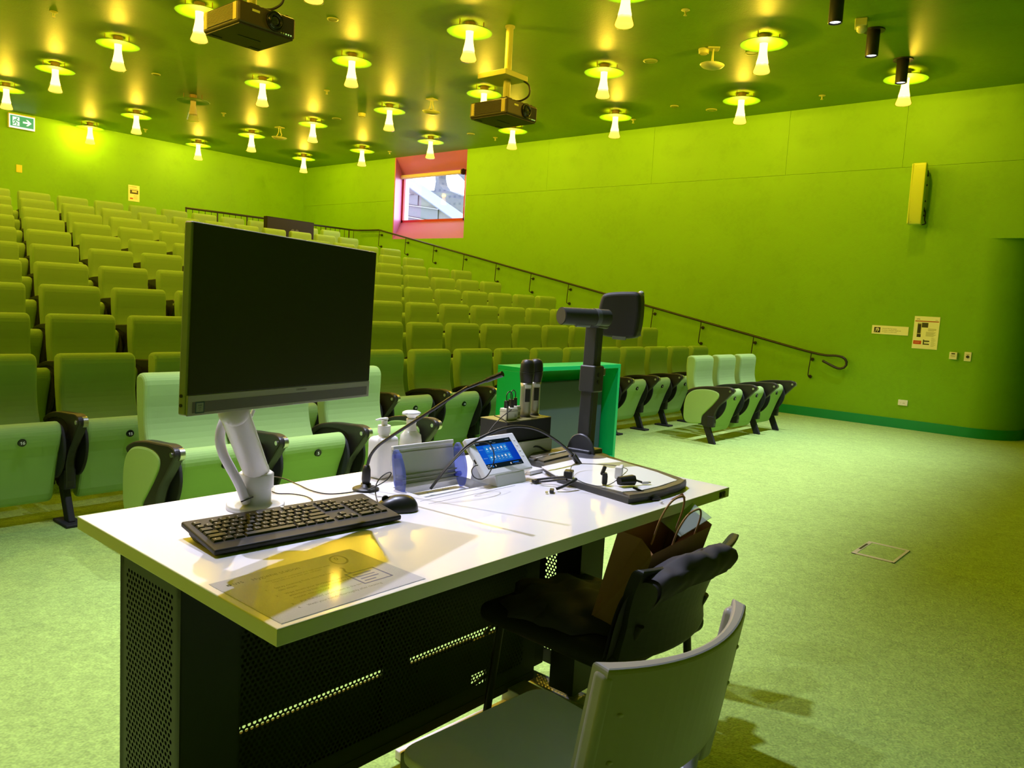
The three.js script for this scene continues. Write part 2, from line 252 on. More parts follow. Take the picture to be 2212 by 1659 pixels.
{
  const rowName = ['second', 'third', 'fourth', 'fifth', 'sixth', 'seventh', 'eighth', 'ninth', 'tenth', 'eleventh'];
  // front row: two groups of three
  [[1.985, 6], [2.535, 5], [3.085, 4]].forEach(([x, n], k) => makeSeat('auditorium_seat', `mint green flip-up seat with badge ${['one', 'two', 'three', 'four', 'five', 'six'][n - 1]} in the front row behind the desk`, null, x, -0.02, -3.99, { num: n, detail: true, endL: k === 0, right: k === 2, endR: true }));
  [[7.852, 3], [8.422, 2], [8.992, 1]].forEach(([x, n], k) => makeSeat('auditorium_seat', ['mint green front row seat with a green end panel beside the emerald cabinet', 'mint green seat in the middle of the front row trio by the wall', 'mint green front row seat beside the wall aisle and handrail end'][k], null, x, -0.02, -3.99, { num: n, detail: true, endL: k === 0, right: k === 2, endR: true, leg: k !== 1 }));
  for (let i = 0; i < 10; i++) {
    const z = rowZ(i), y = tierY(i), left0 = 1.711 + 0.275 * i, end = i % 2 === 0 ? 9.42 : 9.70;
    let first = true;
    for (let k = -8; k < 20; k++) {
      const xl = left0 + 0.55 * k; if (xl > end) break;
      const [u] = px(xl + 0.85, y + 0.5, z + 0.4); if (u < -260) continue;          // wholly outside the frame
      const n = 15 - k, lab = i === 0 && (n === 16 || n === 15 || n === 11 || n === 10) ? `olive green flip-up seat with badge ${{ 10: 'ten', 11: 'eleven', 15: 'fifteen', 16: 'sixteen' }[n]} in the second row` : `olive green flip-up seat, ${ORD[Math.floor((end - xl + 0.01) / 0.55)]} from the wall aisle in the ${rowName[i]} row`;
      makeSeat('auditorium_seat', lab, i === 0 && (n === 16 || n === 15 || n === 11 || n === 10) ? null : `flip-up seats in the ${rowName[i]} row`, xl + 0.217, y, z, { num: i === 0 && n > 0 && n < 17 ? n : 0, detail: i < 4, right: xl + 0.55 > end, endR: true });
      first = false;
    }
  }
}

// ---------------------------------------------------------------- handrail and balustrade
{
  const xr = XW - 0.085, R = thing('handrail', 'dark handrail sloping down the side wall with a looped end', 'handrail');
  const path = [[820, 497], [896, 518], [965, 540], [1033, 561], [1112, 585], [1196, 610], [1287, 634], [1404, 664], [1498, 690], [1620, 724], [1753, 761], [1785, 767.5], [1808, 768.5], [1824, 774], [1829, 785], [1823, 794], [1811, 796], [1795, 789], [1778, 780]].map(([a, b]) => onX(a, b, xr));
  // straighten the sloping run between its two ends
  const a0 = path[0], a1 = path[10]; for (let k = 1; k < 10; k++) { const t = (path[k].z - a0.z) / (a1.z - a0.z); path[k].y = a0.y + (a1.y - a0.y) * t; }
  const corner = V(xr, 2.775, -14.2);
  const rail = [V(7.12, 2.78, -14.2), V(8.5, 2.78, -14.2), V(10.6, 2.78, -14.2), V(xr - 0.12, 2.78, -14.2), V(xr - 0.02, 2.78, -14.12), V(xr, 2.775, -13.9), ...path];
  mesh('rail', capped(path, 0.017, 240, 10), mRail, R);
  for (let k = 0; k < 12; k++) {
    const t = k / 11, z = path[0].z + (path[10].z - path[0].z) * t, y = path[0].y + (path[10].y - path[0].y) * t;
    const b = mesh('bracket', [rod(V(xr, y, z), V(xr, y - 0.29, z - 0.02), 0.007), tube([V(xr, y - 0.28, z - 0.02), V(xr, y - 0.33, z - 0.018), V(xr + 0.03, y - 0.345, z - 0.015), V(XW, y - 0.345, z - 0.015)], 0.007, 10, 6), rod(V(xr, y - 0.10, z - 0.007), V(XW, y - 0.10, z - 0.007), 0.006)], mRail, R);
    mesh('rosette', [cyl(0.024, 0.024, 0.02, XW - 0.01, y - 0.10, z - 0.007, 0, 0, Math.PI / 2, 12), cyl(0.024, 0.024, 0.02, XW - 0.01, y - 0.345, z - 0.015, 0, 0, Math.PI / 2, 12)], mRail, b);
  }
  const B = thing('balustrade', 'dark metal balustrade with thin uprights behind the last row of seats', 'balustrade');
  mesh('top_rail', capped([V(7.12, 2.775, -14.2), V(8.5, 2.775, -14.2), V(10.6, 2.775, -14.2), V(xr - 0.12, 2.775, -14.2), V(xr - 0.02, 2.775, -14.12), V(xr, 2.772, -13.9), V(xr, 2.77, path[0].z - 0.03)], 0.02, 80, 8), mRail, B);
  mesh('bottom_rail', rod(V(7.12, 2.0, -14.2), V(xr - 0.08, 2.0, -14.2), 0.012), mRail, B);
  for (let k = 0; k <= 31; k++) { const x = 7.12 + k * 0.124, thick = k % 5 === 0; mesh(thick ? 'post' : 'baluster', rod(V(x, thick ? 1.915 : 2.0, -14.2), V(x, 2.77, -14.2), thick ? 0.014 : 0.006, 6), mRail, B); }
}

// ---------------------------------------------------------------- ceiling lamps
const mGlass = M([1.0, 0.96, 0.86], 0.03, { transmission: 1, thickness: 0, ior: 1.45 }), mGlassLit = M([1.0, 0.90, 0.60], 0.04, { transmission: 1, thickness: 0, ior: 1.45, emissive: new THREE.Color().setRGB(1, 0.66, 0.10), emissiveIntensity: 0.75 });
const mGlow = M([1, 0.9, 0.6], 0.5, { emissive: new THREE.Color().setRGB(1, 0.84, 0.46), emissiveIntensity: 2.8 });
const mFilament = M([1, 0.9, 0.6], 0.5, { emissive: new THREE.Color().setRGB(1, 0.70, 0.16), emissiveIntensity: 1.25 });
const mDisc = M([0.085, 0.26, 0.004], 0.5), mBrass = M([0.22, 0.16, 0.03], 0.4, { m: 0.5 });
const LAMPG = (() => {
  const glassP = [[0.046, -0.060], [0.046, -0.092], [0.044, -0.135], [0.047, -0.185], [0.058, -0.245], [0.075, -0.310], [0.090, -0.360], [0.094, -0.378], [0.088, -0.390], [0.070, -0.397], [0.040, -0.400], [0.0, -0.402]];
  const gl = new THREE.CatmullRomCurve3(glassP.map(p => V(p[0], p[1], 0)), false, 'centripetal').getPoints(30).map(p => [Math.max(0, p.x), p.y]);
  const core = [[0.0, -0.068], [0.040, -0.072], [0.042, -0.10], [0.040, -0.14], [0.043, -0.185], [0.053, -0.245], [0.062, -0.285], [0.060, -0.296], [0.030, -0.300], [0.0, -0.301]];
  const cg = new THREE.CatmullRomCurve3(core.map(p => V(p[0], p[1], 0)), false, 'centripetal').getPoints(26).map(p => [Math.max(0, p.x), p.y]);
  return {
    glass: lathe(gl, 28), core: lathe(cg, 20), tip: lathe([[0.0, -0.303], [0.060, -0.300], [0.072, -0.335], [0.082, -0.362], [0.084, -0.376], [0.078, -0.386], [0.05, -0.391], [0, -0.393]], 24),
    disc: lathe([[0.048, -0.084], [0.16, -0.090], [0.238, -0.094], [0.242, -0.097], [0.238, -0.100], [0.16, -0.097], [0.048, -0.092], [0.048, -0.084]], 48),
    ring: lathe([[0.105, -0.062], [0.125, -0.062], [0.125, -0.084], [0.105, -0.084], [0.105, -0.062]], 32),
    rose: cyl(0.055, 0.055, 0.06, 0, -0.03, 0),
    clip: mergeGeometries([rbox(0.03, 0.012, 0.02, 0.003, 0, -0.078, 0.15), rod(V(0, 0, 0.15), V(0, -0.078, 0.15), 0.005)]),
  };
})();
function makeLamp(x, z, lit, col, n) {
  const t = thing('ceiling_lamp', lit ? `lit glass bell lamp ${ORD[n]} from the back wall, ${ORD[col]} line from the side wall` : z < -8 ? 'unlit clear glass bell lamp among the lit ones, above the middle rows' : 'unlit clear glass bell lamp hanging above the front rows', 'lamp', [x, YC, z], 0, lit ? 'lit glass ceiling lamps' : null);
  mesh('reflector_disc', LAMPG.disc, mDisc, t); mesh('ring', LAMPG.ring, mBrass, t); mesh('ceiling_rose', LAMPG.rose, mBrass, t);
  for (let k = 0; k < 3; k++) { const c = mesh('clip', LAMPG.clip, mBrass, t); c.rotation.y = 0.5 + k * 2.094; }
  const g = mesh('glass_shade', LAMPG.glass, lit ? mGlassLit : mGlass, t);
  mesh('bulb', LAMPG.core, lit ? mGlow : M([0.7, 0.66, 0.5], 0.4, { transmission: 0.6 }), g);
  if (lit) {
    mesh('bulb_tip', LAMPG.tip, mFilament, g);
    const l = new THREE.PointLight(LAMP_COLOR, LAMP_CD, 0, 2); l.position.set(0, -0.15, 0); l.castShadow = true; l.shadow.radius = 2.2; l.name = 'lamp_light'; t.add(l);
  }
}
const LAMP_LINES = [[9.95, [-14.68, -12.70, -10.73, -8.76, -6.74, -4.76, -2.75]], [8.02, [-15.52, -13.52, -11.59, -9.6, -7.62, -5.64, -3.64]], [6.12, [-15.95, -14.0, null, -10.06, -8.07, -6.07, -4.12]], [4.19, [-14.08, -12.09, -10.09, -8.12, -6.1]],
  [2.26, [-14.6, -12.6, -10.6, -8.6, -6.6, -4.6]], [0.34, [-14.2, -12.2, -10.2, -8.2, -6.2, -4.2]], [-1.6, [-12.8, -10.8, -8.8, -6.8, -4.8]], [-3.5, [-14.3, -11.3, -8.3, -5.3]]];
LAMP_LINES.forEach(([x, zs], c) => zs.forEach((z, n) => { if (z !== null) makeLamp(x, z, true, c, n); }));
makeLamp(6.10, -11.98, false); makeLamp(4.19, -4.2, false);

// ---------------------------------------------------------------- black spotlights over the front
const mLens = M([0.9, 0.9, 1], 0.4, { emissive: new THREE.Color().setRGB(0.86, 0.84, 1.0), emissiveIntensity: 5 });
for (let k = 0; k < 9; k++) {
  const x = 0.86 + 1.083 * k, zs = -2.68;
  const t = thing('spotlight', `black cylindrical ceiling spotlight with a glowing lens, ${ORD[8 - k]} from the side wall`, 'spotlight', [x, YC, zs], 0, 'black ceiling spotlights over the front of the room');
  mesh('flange', cyl(0.105, 0.105, 0.012, 0, -0.006, 0), mBlack, t);
  mesh('body', lathe([[0.0, -0.012], [0.062, -0.012], [0.062, -0.255], [0.054, -0.257], [0.052, -0.235], [0.0, -0.235]], 28), mBlack, t);
  mesh('lamp_lens', cyl(0.050, 0.050, 0.004, 0, -0.240, 0), mLens, t);
  const l = new THREE.SpotLight(SPOT_COLOR, SPOT_CD * (k === 0 ? 0.8 : k === 1 ? 1.2 : 1.05), 0, k < 2 ? 0.70 : SPOT_ANGLE, 0.8, 2); l.position.set(0, -0.262, 0); l.target.position.set(0, -4.2, k < 2 ? 0.3 : -0.32); t.add(l.target); l.castShadow = true; l.shadow.radius = 1.2; l.name = 'spot_light'; t.add(l);
}

// ---------------------------------------------------------------- projectors
function projector(label, x, y, z, full) {
  const w = 0.498, h = 0.163, d = 0.54, t = thing('projector', label, 'projector', [x + w / 2, y, z]);          // origin: middle of the bottom front edge
  const mb = M([0.055, 0.040, 0.012], 0.5), md = M([0.016, 0.014, 0.008], 0.5);
  mesh('housing', rbox(w, h, d, 0.022, 0, h / 2, -d / 2, 0, 0, 0, 3), mb, t);
  const bp = mesh('bottom_plate', rbox(w - 0.03, 0.012, d - 0.03, 0.004, 0, -0.004, -d / 2), md, t);
  mesh('plate_cover', [rbox(0.09, 0.006, 0.04, 0.002, -0.17, -0.012, -d + 0.06), rbox(0.09, 0.006, 0.04, 0.002, 0.17, -0.012, -d + 0.06), rbox(0.20, 0.004, 0.012, 0.001, 0, -0.012, -d / 2)], mFrame, bp);
  const ln = mesh('lens', [at(lathe([[0.0, -0.02], [0.075, -0.02], [0.075, 0.012], [0.066, 0.018], [0.060, 0.010], [0.050, 0.030], [0.044, 0.030], [0.040, 0.012], [0.0, 0.012]], 32), 0.055, h * 0.53, 0, Math.PI / 2)], mBlackGloss, t);
  mesh('glass', at(new THREE.SphereGeometry(0.07, 20, 8, 0, 6.3, 0, 0.6), 0.055, h * 0.53, -0.044, Math.PI / 2), M([0.02, 0.02, 0.03], 0.03, { clearcoat: 1 }), ln);
  mesh('intake_panel', rbox(0.105, 0.115, 0.004, 0.002, 0.175, h * 0.52, 0.001), mBlackMatte, t);
  mesh('name_plate', rbox(0.064, 0.018, 0.004, 0.001, -0.105, h * 0.70, 0.001), M([0.62, 0.58, 0.12], 0.5), t);
  for (let k = 0; k < 5; k++) mesh('indicator', sph(0.006, 0.115 + k * 0.022, 0.018, 0.002, 1, 1, 0.5, 8), M([0.35, 0.6, 0.2], 0.3, k > 1 ? { emissive: new THREE.Color().setRGB(0.35, 0.7, 0.2), emissiveIntensity: 0.9 } : {}), t);
  const gx = -w / 2 - 0.001, gr = mesh('side_grille', rbox(0.004, 0.125, 0.40, 0.001, gx, h * 0.53, -d / 2 - 0.005), mBlackMatte, t);
  for (let k = 0; k < 13; k++) mesh('louvre', rbox(0.008, 0.0045, 0.39, 0.001, gx - 0.002, h * 0.53 - 0.054 + k * 0.009, -d / 2 - 0.005), full ? M([0.34, 0.27, 0.05], 0.4) : mb, gr);
  for (const q of [-0.055, -d + 0.055]) mesh('end_plate', rbox(0.006, 0.125, 0.05, 0.001, gx, h * 0.53, q), M([0.62, 0.48, 0.09], 0.45), t);
  mesh('top_fins', Array.from({ length: 22 }, (_, k) => box(0.006, 0.008, 0.03, -0.02 + k * 0.012, h + 0.002, -0.04)), mb, t);
  for (const s of [-1, 1]) mesh('foot', cyl(0.013, 0.016, 0.022, s * 0.2, h + 0.010, -0.06), mb, t);
  // mount
  const k = mesh('mount_head', [rbox(0.13, 0.035, 0.12, 0.006, 0, h + 0.025, -d / 2 + 0.03), rbox(0.09, 0.03, 0.09, 0.006, 0, h + 0.06, -d / 2 + 0.03), ...[-1, 1].map(s => cyl(0.018, 0.018, 0.03, s * 0.06, h + 0.045, -d / 2 + 0.08, Math.PI / 2))], mBlack, t);
  const mp = full ? M([0.45, 0.45, 0.06], 0.4) : M([0.52, 0.50, 0.10], 0.4);
  const top = YC - y;
  mesh('pole', [cyl(0.038, 0.038, top - h - 0.05, 0, (top + h + 0.05) / 2, -d / 2 + 0.03), cyl(0.052, 0.052, 0.02, 0, top - 0.01, -d / 2 + 0.03)], mp, t);
  const tr = mesh('cable_box', [rbox(0.36, 0.055, 0.40, 0.004, -0.02, h + 0.285, -d / 2 - 0.02)], mp, t);
  mesh('cable', tube([V(0.12, h + 0.26, -d / 2 + 0.16), V(0.16, h + 0.22, -d / 2 + 0.2), V(0.17, h + 0.12, -d / 2 + 0.2), V(0.12, h + 0.06, -d / 2 + 0.14), V(0.05, h + 0.05, -d / 2 + 0.06)], 0.010, 24), mBlack, tr);
}
projector('dark projector on a yellow pole with a cable box above it', 6.173, 3.307, -5.53, false);
projector('large dark projector with a louvred yellow side and glossy lens', 3.206, 3.353, -5.62, true);

// ---------------------------------------------------------------- small ceiling fittings
const onC = (a, b) => onY(a, b, YC);
const mPale = M([0.48, 0.50, 0.10], 0.5);
for (const [a, b] of [[116, 25], [1481, 21], [1776, 206], [706, 195], [483, 244], [1368, 258], [1070, 297], [842, 327], [314, 279]]) {
  const t = thing('sprinkler', 'small ceiling sprinkler head with a round collar', 'sprinkler', onC(a, b), 0, 'sprinkler heads in the ceiling');
  mesh('collar', lathe([[0.0, 0], [0.042, 0], [0.042, -0.006], [0.012, -0.016], [0, -0.016]], 20), mPale, t);
  mesh('frame', [rod(V(0.012, -0.012, 0), V(0.008, -0.05, 0), 0.004, 6), rod(V(-0.012, -0.012, 0), V(-0.008, -0.05, 0), 0.004, 6), cyl(0.018, 0.018, 0.004, 0, -0.054, 0)], mPale, t);
}
for (const [a, b, r] of [[1405, 131, 0.085], [1624, 114, 0.07], [727, 256, 0.075], [337, 160, 0.06], [719, 41, 0.06], [1457, 229, 0.06], [1537, 237, 0.08], [1017, 289, 0.07]]) {
  const t = thing('ceiling_plate', 'flush round plate set in the green ceiling', 'plate', onC(a, b), 0, 'flush round plates in the ceiling');
  mesh('rim', lathe([[r * 0.8, 0], [r, 0], [r, -0.007], [r * 0.8, -0.01]], 28), mPale, t); mesh('cover', cyl(r * 0.8, r * 0.8, 0.007, 0, -0.0035, 0), M([0.32, 0.40, 0.03], 0.5), t);
}
for (const [a, b, lab] of [[1521, 106, 'cream smoke detector beside the dish fitting near the side wall'], [782, 245, 'cream smoke detector among the middle ceiling lamps']]) {
  const t = thing('smoke_detector', lab, 'smoke detector', onC(a, b));
  mesh('base', cyl(0.062, 0.062, 0.02, 0, -0.01, 0), mPale, t); mesh('chamber', lathe([[0.058, -0.02], [0.056, -0.045], [0.035, -0.06], [0, -0.062]], 24), mPale, t);
  mesh('vent', [cyl(0.045, 0.045, 0.006, 0, -0.052, 0)], mBlackMatte, t);
}
for (const [a, b, r, lab] of [[1541, 104, 0.6, 'white dish fitting on a bent bracket beside the smoke detector'], [933, 214, 0.1, 'white dish fitting on twin rods left of the far projector'], [604, 275, 0.1, 'small white dish fitting on twin rods among the rear lamps']]) {
  const t = thing('infrared_emitter', lab, 'emitter', onC(a, b), r);
  mesh('ceiling_plate', rbox(0.13, 0.014, 0.13, 0.003, 0, -0.007, 0), mPale, t);
  mesh('rod', tube([V(-0.02, -0.01, 0), V(-0.02, -0.08, 0), V(-0.04, -0.13, 0), V(-0.07, -0.18, 0)], 0.008, 16, 6), mPale, t);
  mesh('rod', tube([V(0.02, -0.01, 0), V(0.03, -0.08, 0), V(0.05, -0.12, 0), V(0.02, -0.17, 0)], 0.008, 16, 6), mPale, t);
  mesh('hub', rbox(0.09, 0.035, 0.07, 0.008, -0.01, -0.175, 0), mBlack, t);
  mesh('dish', at(lathe([[0.0, -0.035], [0.07, -0.028], [0.115, -0.01], [0.135, 0.01], [0.13, 0.013], [0.11, -0.004], [0.06, -0.02], [0, -0.026]], 28), 0, -0.19, 0, 0.05), M([0.52, 0.54, 0.20], 0.35), t);
}
{
  const t = thing('motion_sensor', 'cream motion sensor with a faceted dome beside the black spotlights', 'sensor', onC(1861, 43), 0.3);
  mesh('base', rbox(0.13, 0.07, 0.11, 0.006, 0, -0.035, 0), mPale, t); mesh('dome', at(new THREE.SphereGeometry(0.055, 10, 6), 0, -0.075, 0.01), M([0.5, 0.52, 0.2], 0.25), t);
}

// ---------------------------------------------------------------- things on the walls
const onR = (a, b, off = 0) => onX(a, b, XW - off);
const ry = -Math.PI / 2;                                                    // faces -x
{
  const signTex = canvas(640, 168, (g, w, h) => { g.fillStyle = '#eeeedd'; g.fillRect(0, 0, w, h); g.fillStyle = '#0f1a1c'; g.fillRect(36, 34, 112, 108); g.strokeStyle = '#eeeedd'; g.lineWidth = 11; g.lineCap = 'round'; g.beginPath(); g.arc(94, 78, 27, Math.PI * 0.95, Math.PI * 2.2); g.bezierCurveTo(112, 104, 100, 108, 98, 122); g.stroke(); g.beginPath(); g.arc(94, 80, 11, Math.PI, Math.PI * 2.2); g.stroke(); g.lineWidth = 9; g.beginPath(); g.moveTo(52, 126); g.lineTo(84, 92); g.stroke(); g.fillStyle = '#22261c'; g.font = '24px sans-serif'; g.fillText('Infrared Hearing System.', 178, 62); g.fillText('To obtain a Receiver Please call', 178, 96); g.fillText('IT Support on 9514 2222', 178, 130); });
  const t = thing('hearing_sign', 'cream strip sign with a hearing loop ear symbol on the side wall', 'sign', onR(1922.5, 713.5, 0.004), ry);
  mesh('plate', rbox(0.452, 0.114, 0.006, 0.001), mWhite, t); const f = mesh('print', card(0.446, 0.109), M([1, 1, 1], 0.5, { map: signTex }), t); f.position.z = 0.0034;
  const posterTex = canvas(596, 840, (g, w, h) => {
    g.fillStyle = '#efefdf'; g.fillRect(0, 0, w, h); g.fillStyle = '#222'; g.font = 'bold 46px sans-serif'; g.fillText('UTS', 48, 88); g.font = '26px sans-serif'; g.fillText('Clean', 490, 92); g.fillStyle = '#a8401c'; g.fillRect(20, 112, 556, 24);
    g.fillStyle = '#3c4024'; g.fillRect(88, 170, 96, 370); g.fillRect(184, 160, 152, 124); g.fillStyle = '#c7c59a'; g.fillRect(96, 176, 96, 20); g.fillRect(172, 196, 16, 270); g.fillRect(92, 440, 86, 16); g.fillStyle = '#22261a'; g.fillRect(104, 214, 60, 220); g.fillRect(92, 470, 90, 70);
    g.fillStyle = '#85875c'; for (let k = 0; k < 4; k++) g.fillRect(344, 310 + k * 18, 190 - (k === 3 ? 50 : 0), 7); for (let k = 0; k < 6; k++) g.fillRect(300, 400 + k * 20, 236 - (k % 3) * 26, 8);
    g.fillStyle = '#c2330f'; g.fillRect(22, 632, 190, 94); g.fillStyle = '#e0a080'; g.fillRect(44, 664, 140, 8); g.fillRect(44, 684, 120, 8);
    g.fillStyle = '#333b22'; g.fillRect(250, 600, 30, 130); g.fillRect(280, 620, 120, 34); g.fillRect(260, 700, 140, 30); g.fillStyle = '#d5d5c0'; g.fillRect(290, 662, 80, 26);
    g.fillStyle = '#9a9c74'; for (let k = 0; k < 11; k++) g.fillRect(440, 540 + k * 22, 60 + (k * 37) % 60, 6);
  });
  const p = thing('poster', 'pale yellow notice with device drawing and red box next to the hearing sign', 'poster', onR(2000, 719, 0.003), ry);
  mesh('sheet', rbox(0.298, 0.418, 0.003, 0.001), mWhite, p); const pf = mesh('print', card(0.296, 0.415), M([1, 1, 1], 0.45, { map: posterTex }), p); pf.position.z = 0.0018;
  const th = thing('thermostat', 'square cream control box with a small dark display on the side wall', 'control box', onR(2059.5, 768.5, 0.02), ry);
  mesh('case', rbox(0.088, 0.092, 0.04, 0.006), mWhite, th); mesh('display', rbox(0.042, 0.014, 0.003, 0.001, 0.0, 0.026, 0.0205), mBlack, th); mesh('lines', [box(0.056, 0.003, 0.001, 0, 0.005, 0.0206), box(0.050, 0.003, 0.001, -0.003, -0.003, 0.0206), box(0.04, 0.003, 0.001, 0.002, -0.011, 0.0206)], M([0.3, 0.28, 0.18], 0.6), th);
  const sw = thing('door_button', 'cream wall plate with a round black button', 'switch', onR(2090.5, 770.5, 0.006), ry);
  mesh('plate', rbox(0.078, 0.115, 0.012, 0.003), mWhite, sw); mesh('button', at(cyl(0.017, 0.019, 0.012), 0, -0.002, 0.010, Math.PI / 2), mBlack, sw); mesh('lettering', box(0.034, 0.005, 0.001, 0, 0.027, 0.0064), M([0.2, 0.18, 0.1], 0.6), sw);
  const po = thing('power_outlet', 'cream double power outlet low on the side wall', 'outlet', onR(1950.3, 870, 0.006), ry);
  mesh('plate', rbox(0.117, 0.074, 0.012, 0.004), mWhite, po); mesh('socket', [box(0.012, 0.003, 0.002, -0.026, -0.004, 0.0065), box(0.003, 0.010, 0.002, 0.012, -0.004, 0.0065), box(0.004, 0.010, 0.002, 0.020, -0.006, 0.0065, 0, 0, 0.5), box(0.004, 0.010, 0.002, 0.004, -0.006, 0.0065, 0, 0, -0.5)], M([0.2, 0.2, 0.15], 0.6), po); mesh('rocker', [rbox(0.014, 0.008, 0.004, 0.001, 0.0, 0.022, 0.007)], mWhiteGloss, po);
  // column loudspeaker, hung off the wall and tipped down
  const cs = thing('column_speaker', 'tall yellow column loudspeaker hung on the side wall', 'loudspeaker', [XW - 0.15, 2.64, -2.74], ry + 0.12);
  const body = new THREE.Group(); const my = M([0.56, 0.66, 0.05], 0.45);
  const cab = mesh('cabinet', at(sideways(smooth([[0.075, 0], [0.085, 0.02], [0.085, 0.73], [0.075, 0.75], [-0.06, 0.75], [-0.07, 0.73], [-0.07, 0.02], [-0.06, 0]], 60), 0.155, 0.012, 2), 0, 0, 0, 0.05), my, cs);
  mesh('front_edge', at(rbox(0.018, 0.74, 0.03, 0.004, -0.075, 0.375, 0.082), 0, 0, 0, 0.05), my, cab);
  mesh('screw', [0.03, 0.07, 0.11, 0.36, 0.52, 0.68, 0.71].map(y => at(cyl(0.0025, 0.0025, 0.004, -0.04, y, 0.087, Math.PI / 2, 0, 0, 8), 0, 0, 0, 0.05)), mBlack, cab);
  mesh('back_bracket', [rbox(0.05, 0.70, 0.05, 0.004, 0.045, 0.375, -0.085), rbox(0.06, 0.05, 0.08, 0.004, 0.05, 0.66, -0.09), rbox(0.06, 0.05, 0.08, 0.004, 0.05, 0.2, -0.09), ...[0.12, 0.3, 0.5, 0.62].map(y => cyl(0.012, 0.012, 0.02, 0.078, y, -0.08, 0, 0, Math.PI / 2))], mBlackMatte, cs);
  mesh('cable', tube([V(0.06, 0.2, -0.06), V(0.095, 0.17, -0.06), V(0.10, 0.06, -0.06), V(0.115, 0.02, -0.06), V(0.09, 0.005, -0.06), V(0.06, 0.005, -0.06)], 0.008, 30), mBlack, cs);
  // back wall
  const zb = ZB + 0.004;
  const es = canvas(480, 288, (g, w, h) => { g.fillStyle = '#f4fff8'; g.fillRect(0, 0, w, h); g.fillStyle = '#0d9c5c'; g.fillRect(24, 22, 432, 226); g.fillStyle = '#f4fff8'; g.fillRect(66, 44, 128, 186); g.fillStyle = '#0d9c5c'; g.beginPath(); g.arc(150, 72, 15, 0, 7); g.fill(); g.strokeStyle = '#0d9c5c'; g.lineWidth = 17; g.lineCap = 'round'; g.lineJoin = 'round'; g.beginPath(); g.moveTo(138, 96); g.lineTo(118, 150); g.lineTo(150, 176); g.lineTo(140, 216); g.moveTo(118, 150); g.lineTo(102, 190); g.lineTo(60, 196); g.moveTo(138, 100); g.lineTo(100, 112); g.lineTo(88, 146); g.moveTo(140, 104); g.lineTo(164, 134); g.lineTo(192, 132); g.stroke(); g.fillStyle = '#f4fff8'; g.beginPath(); g.moveTo(256, 118); g.lineTo(352, 118); g.lineTo(312, 72); g.lineTo(350, 72); g.lineTo(420, 138); g.lineTo(350, 204); g.lineTo(312, 204); g.lineTo(352, 158); g.lineTo(256, 158); g.fill(); });
  const e = thing('exit_sign', 'green and white running man exit sign with a right arrow at the ceiling', 'exit sign', [5.09, 4.12, ZB + 0.035]);
  mesh('case', rbox(0.43, 0.262, 0.06, 0.008), M([0.7, 0.6, 0.12], 0.5), e); const ef = mesh('sign_face', card(0.415, 0.236), M([0.1, 0.1, 0.1], 0.4, { map: es, emissive: new THREE.Color(1, 1, 1), emissiveMap: es, emissiveIntensity: 0.85 }), e); ef.position.set(0, -0.008, 0.031);
  const el = new THREE.RectAreaLight(new THREE.Color().setRGB(0.4, 1, 0.7), 0.8, 0.41, 0.23); el.position.set(0, -0.008, 0.036); el.lookAt(el.position.clone().add(V(0, 0, 1))); el.rotation.y = Math.PI; el.name = 'sign_light'; e.add(el);
  const yp = thing('wall_plate', 'small yellow blank plate on the back wall under the exit sign', 'plate', [5.055, 3.295, zb]); mesh('plate', rbox(0.095, 0.135, 0.012, 0.003), M([0.75, 0.60, 0.05], 0.5), yp); mesh('rim', [rbox(0.085, 0.12, 0.003, 0.001, 0, 0, 0.006)], M([0.78, 0.62, 0.05], 0.5), yp);
  const nt = canvas(256, 356, (g, w, h) => { g.fillStyle = '#f0e8b8'; g.fillRect(0, 0, w, h); g.fillStyle = '#8a7a30'; g.font = 'bold 34px sans-serif'; g.fillText('CLEANING', 22, 48); g.fillStyle = '#a05a20'; g.fillRect(26, 80, 190, 8); g.fillStyle = '#4a4420'; g.fillRect(36, 104, 190, 88); g.fillStyle = '#d8cf90'; g.fillRect(84, 116, 110, 40); g.fillStyle = '#b84a20'; g.fillRect(36, 282, 70, 30); g.fillStyle = '#a89c60'; for (let k = 0; k < 6; k++) g.fillRect(120, 210 + k * 18, 90, 5); });
  const nb = thing('notice', 'small yellow notice taped to the back wall above the last row', 'poster', [7.105, 3.14, zb]); mesh('sheet', rbox(0.222, 0.318, 0.003, 0.001), mWhite, nb); const nf = mesh('print', card(0.220, 0.315), M([1, 1, 1], 0.5, { map: nt }), nb); nf.position.z = 0.0018;
}

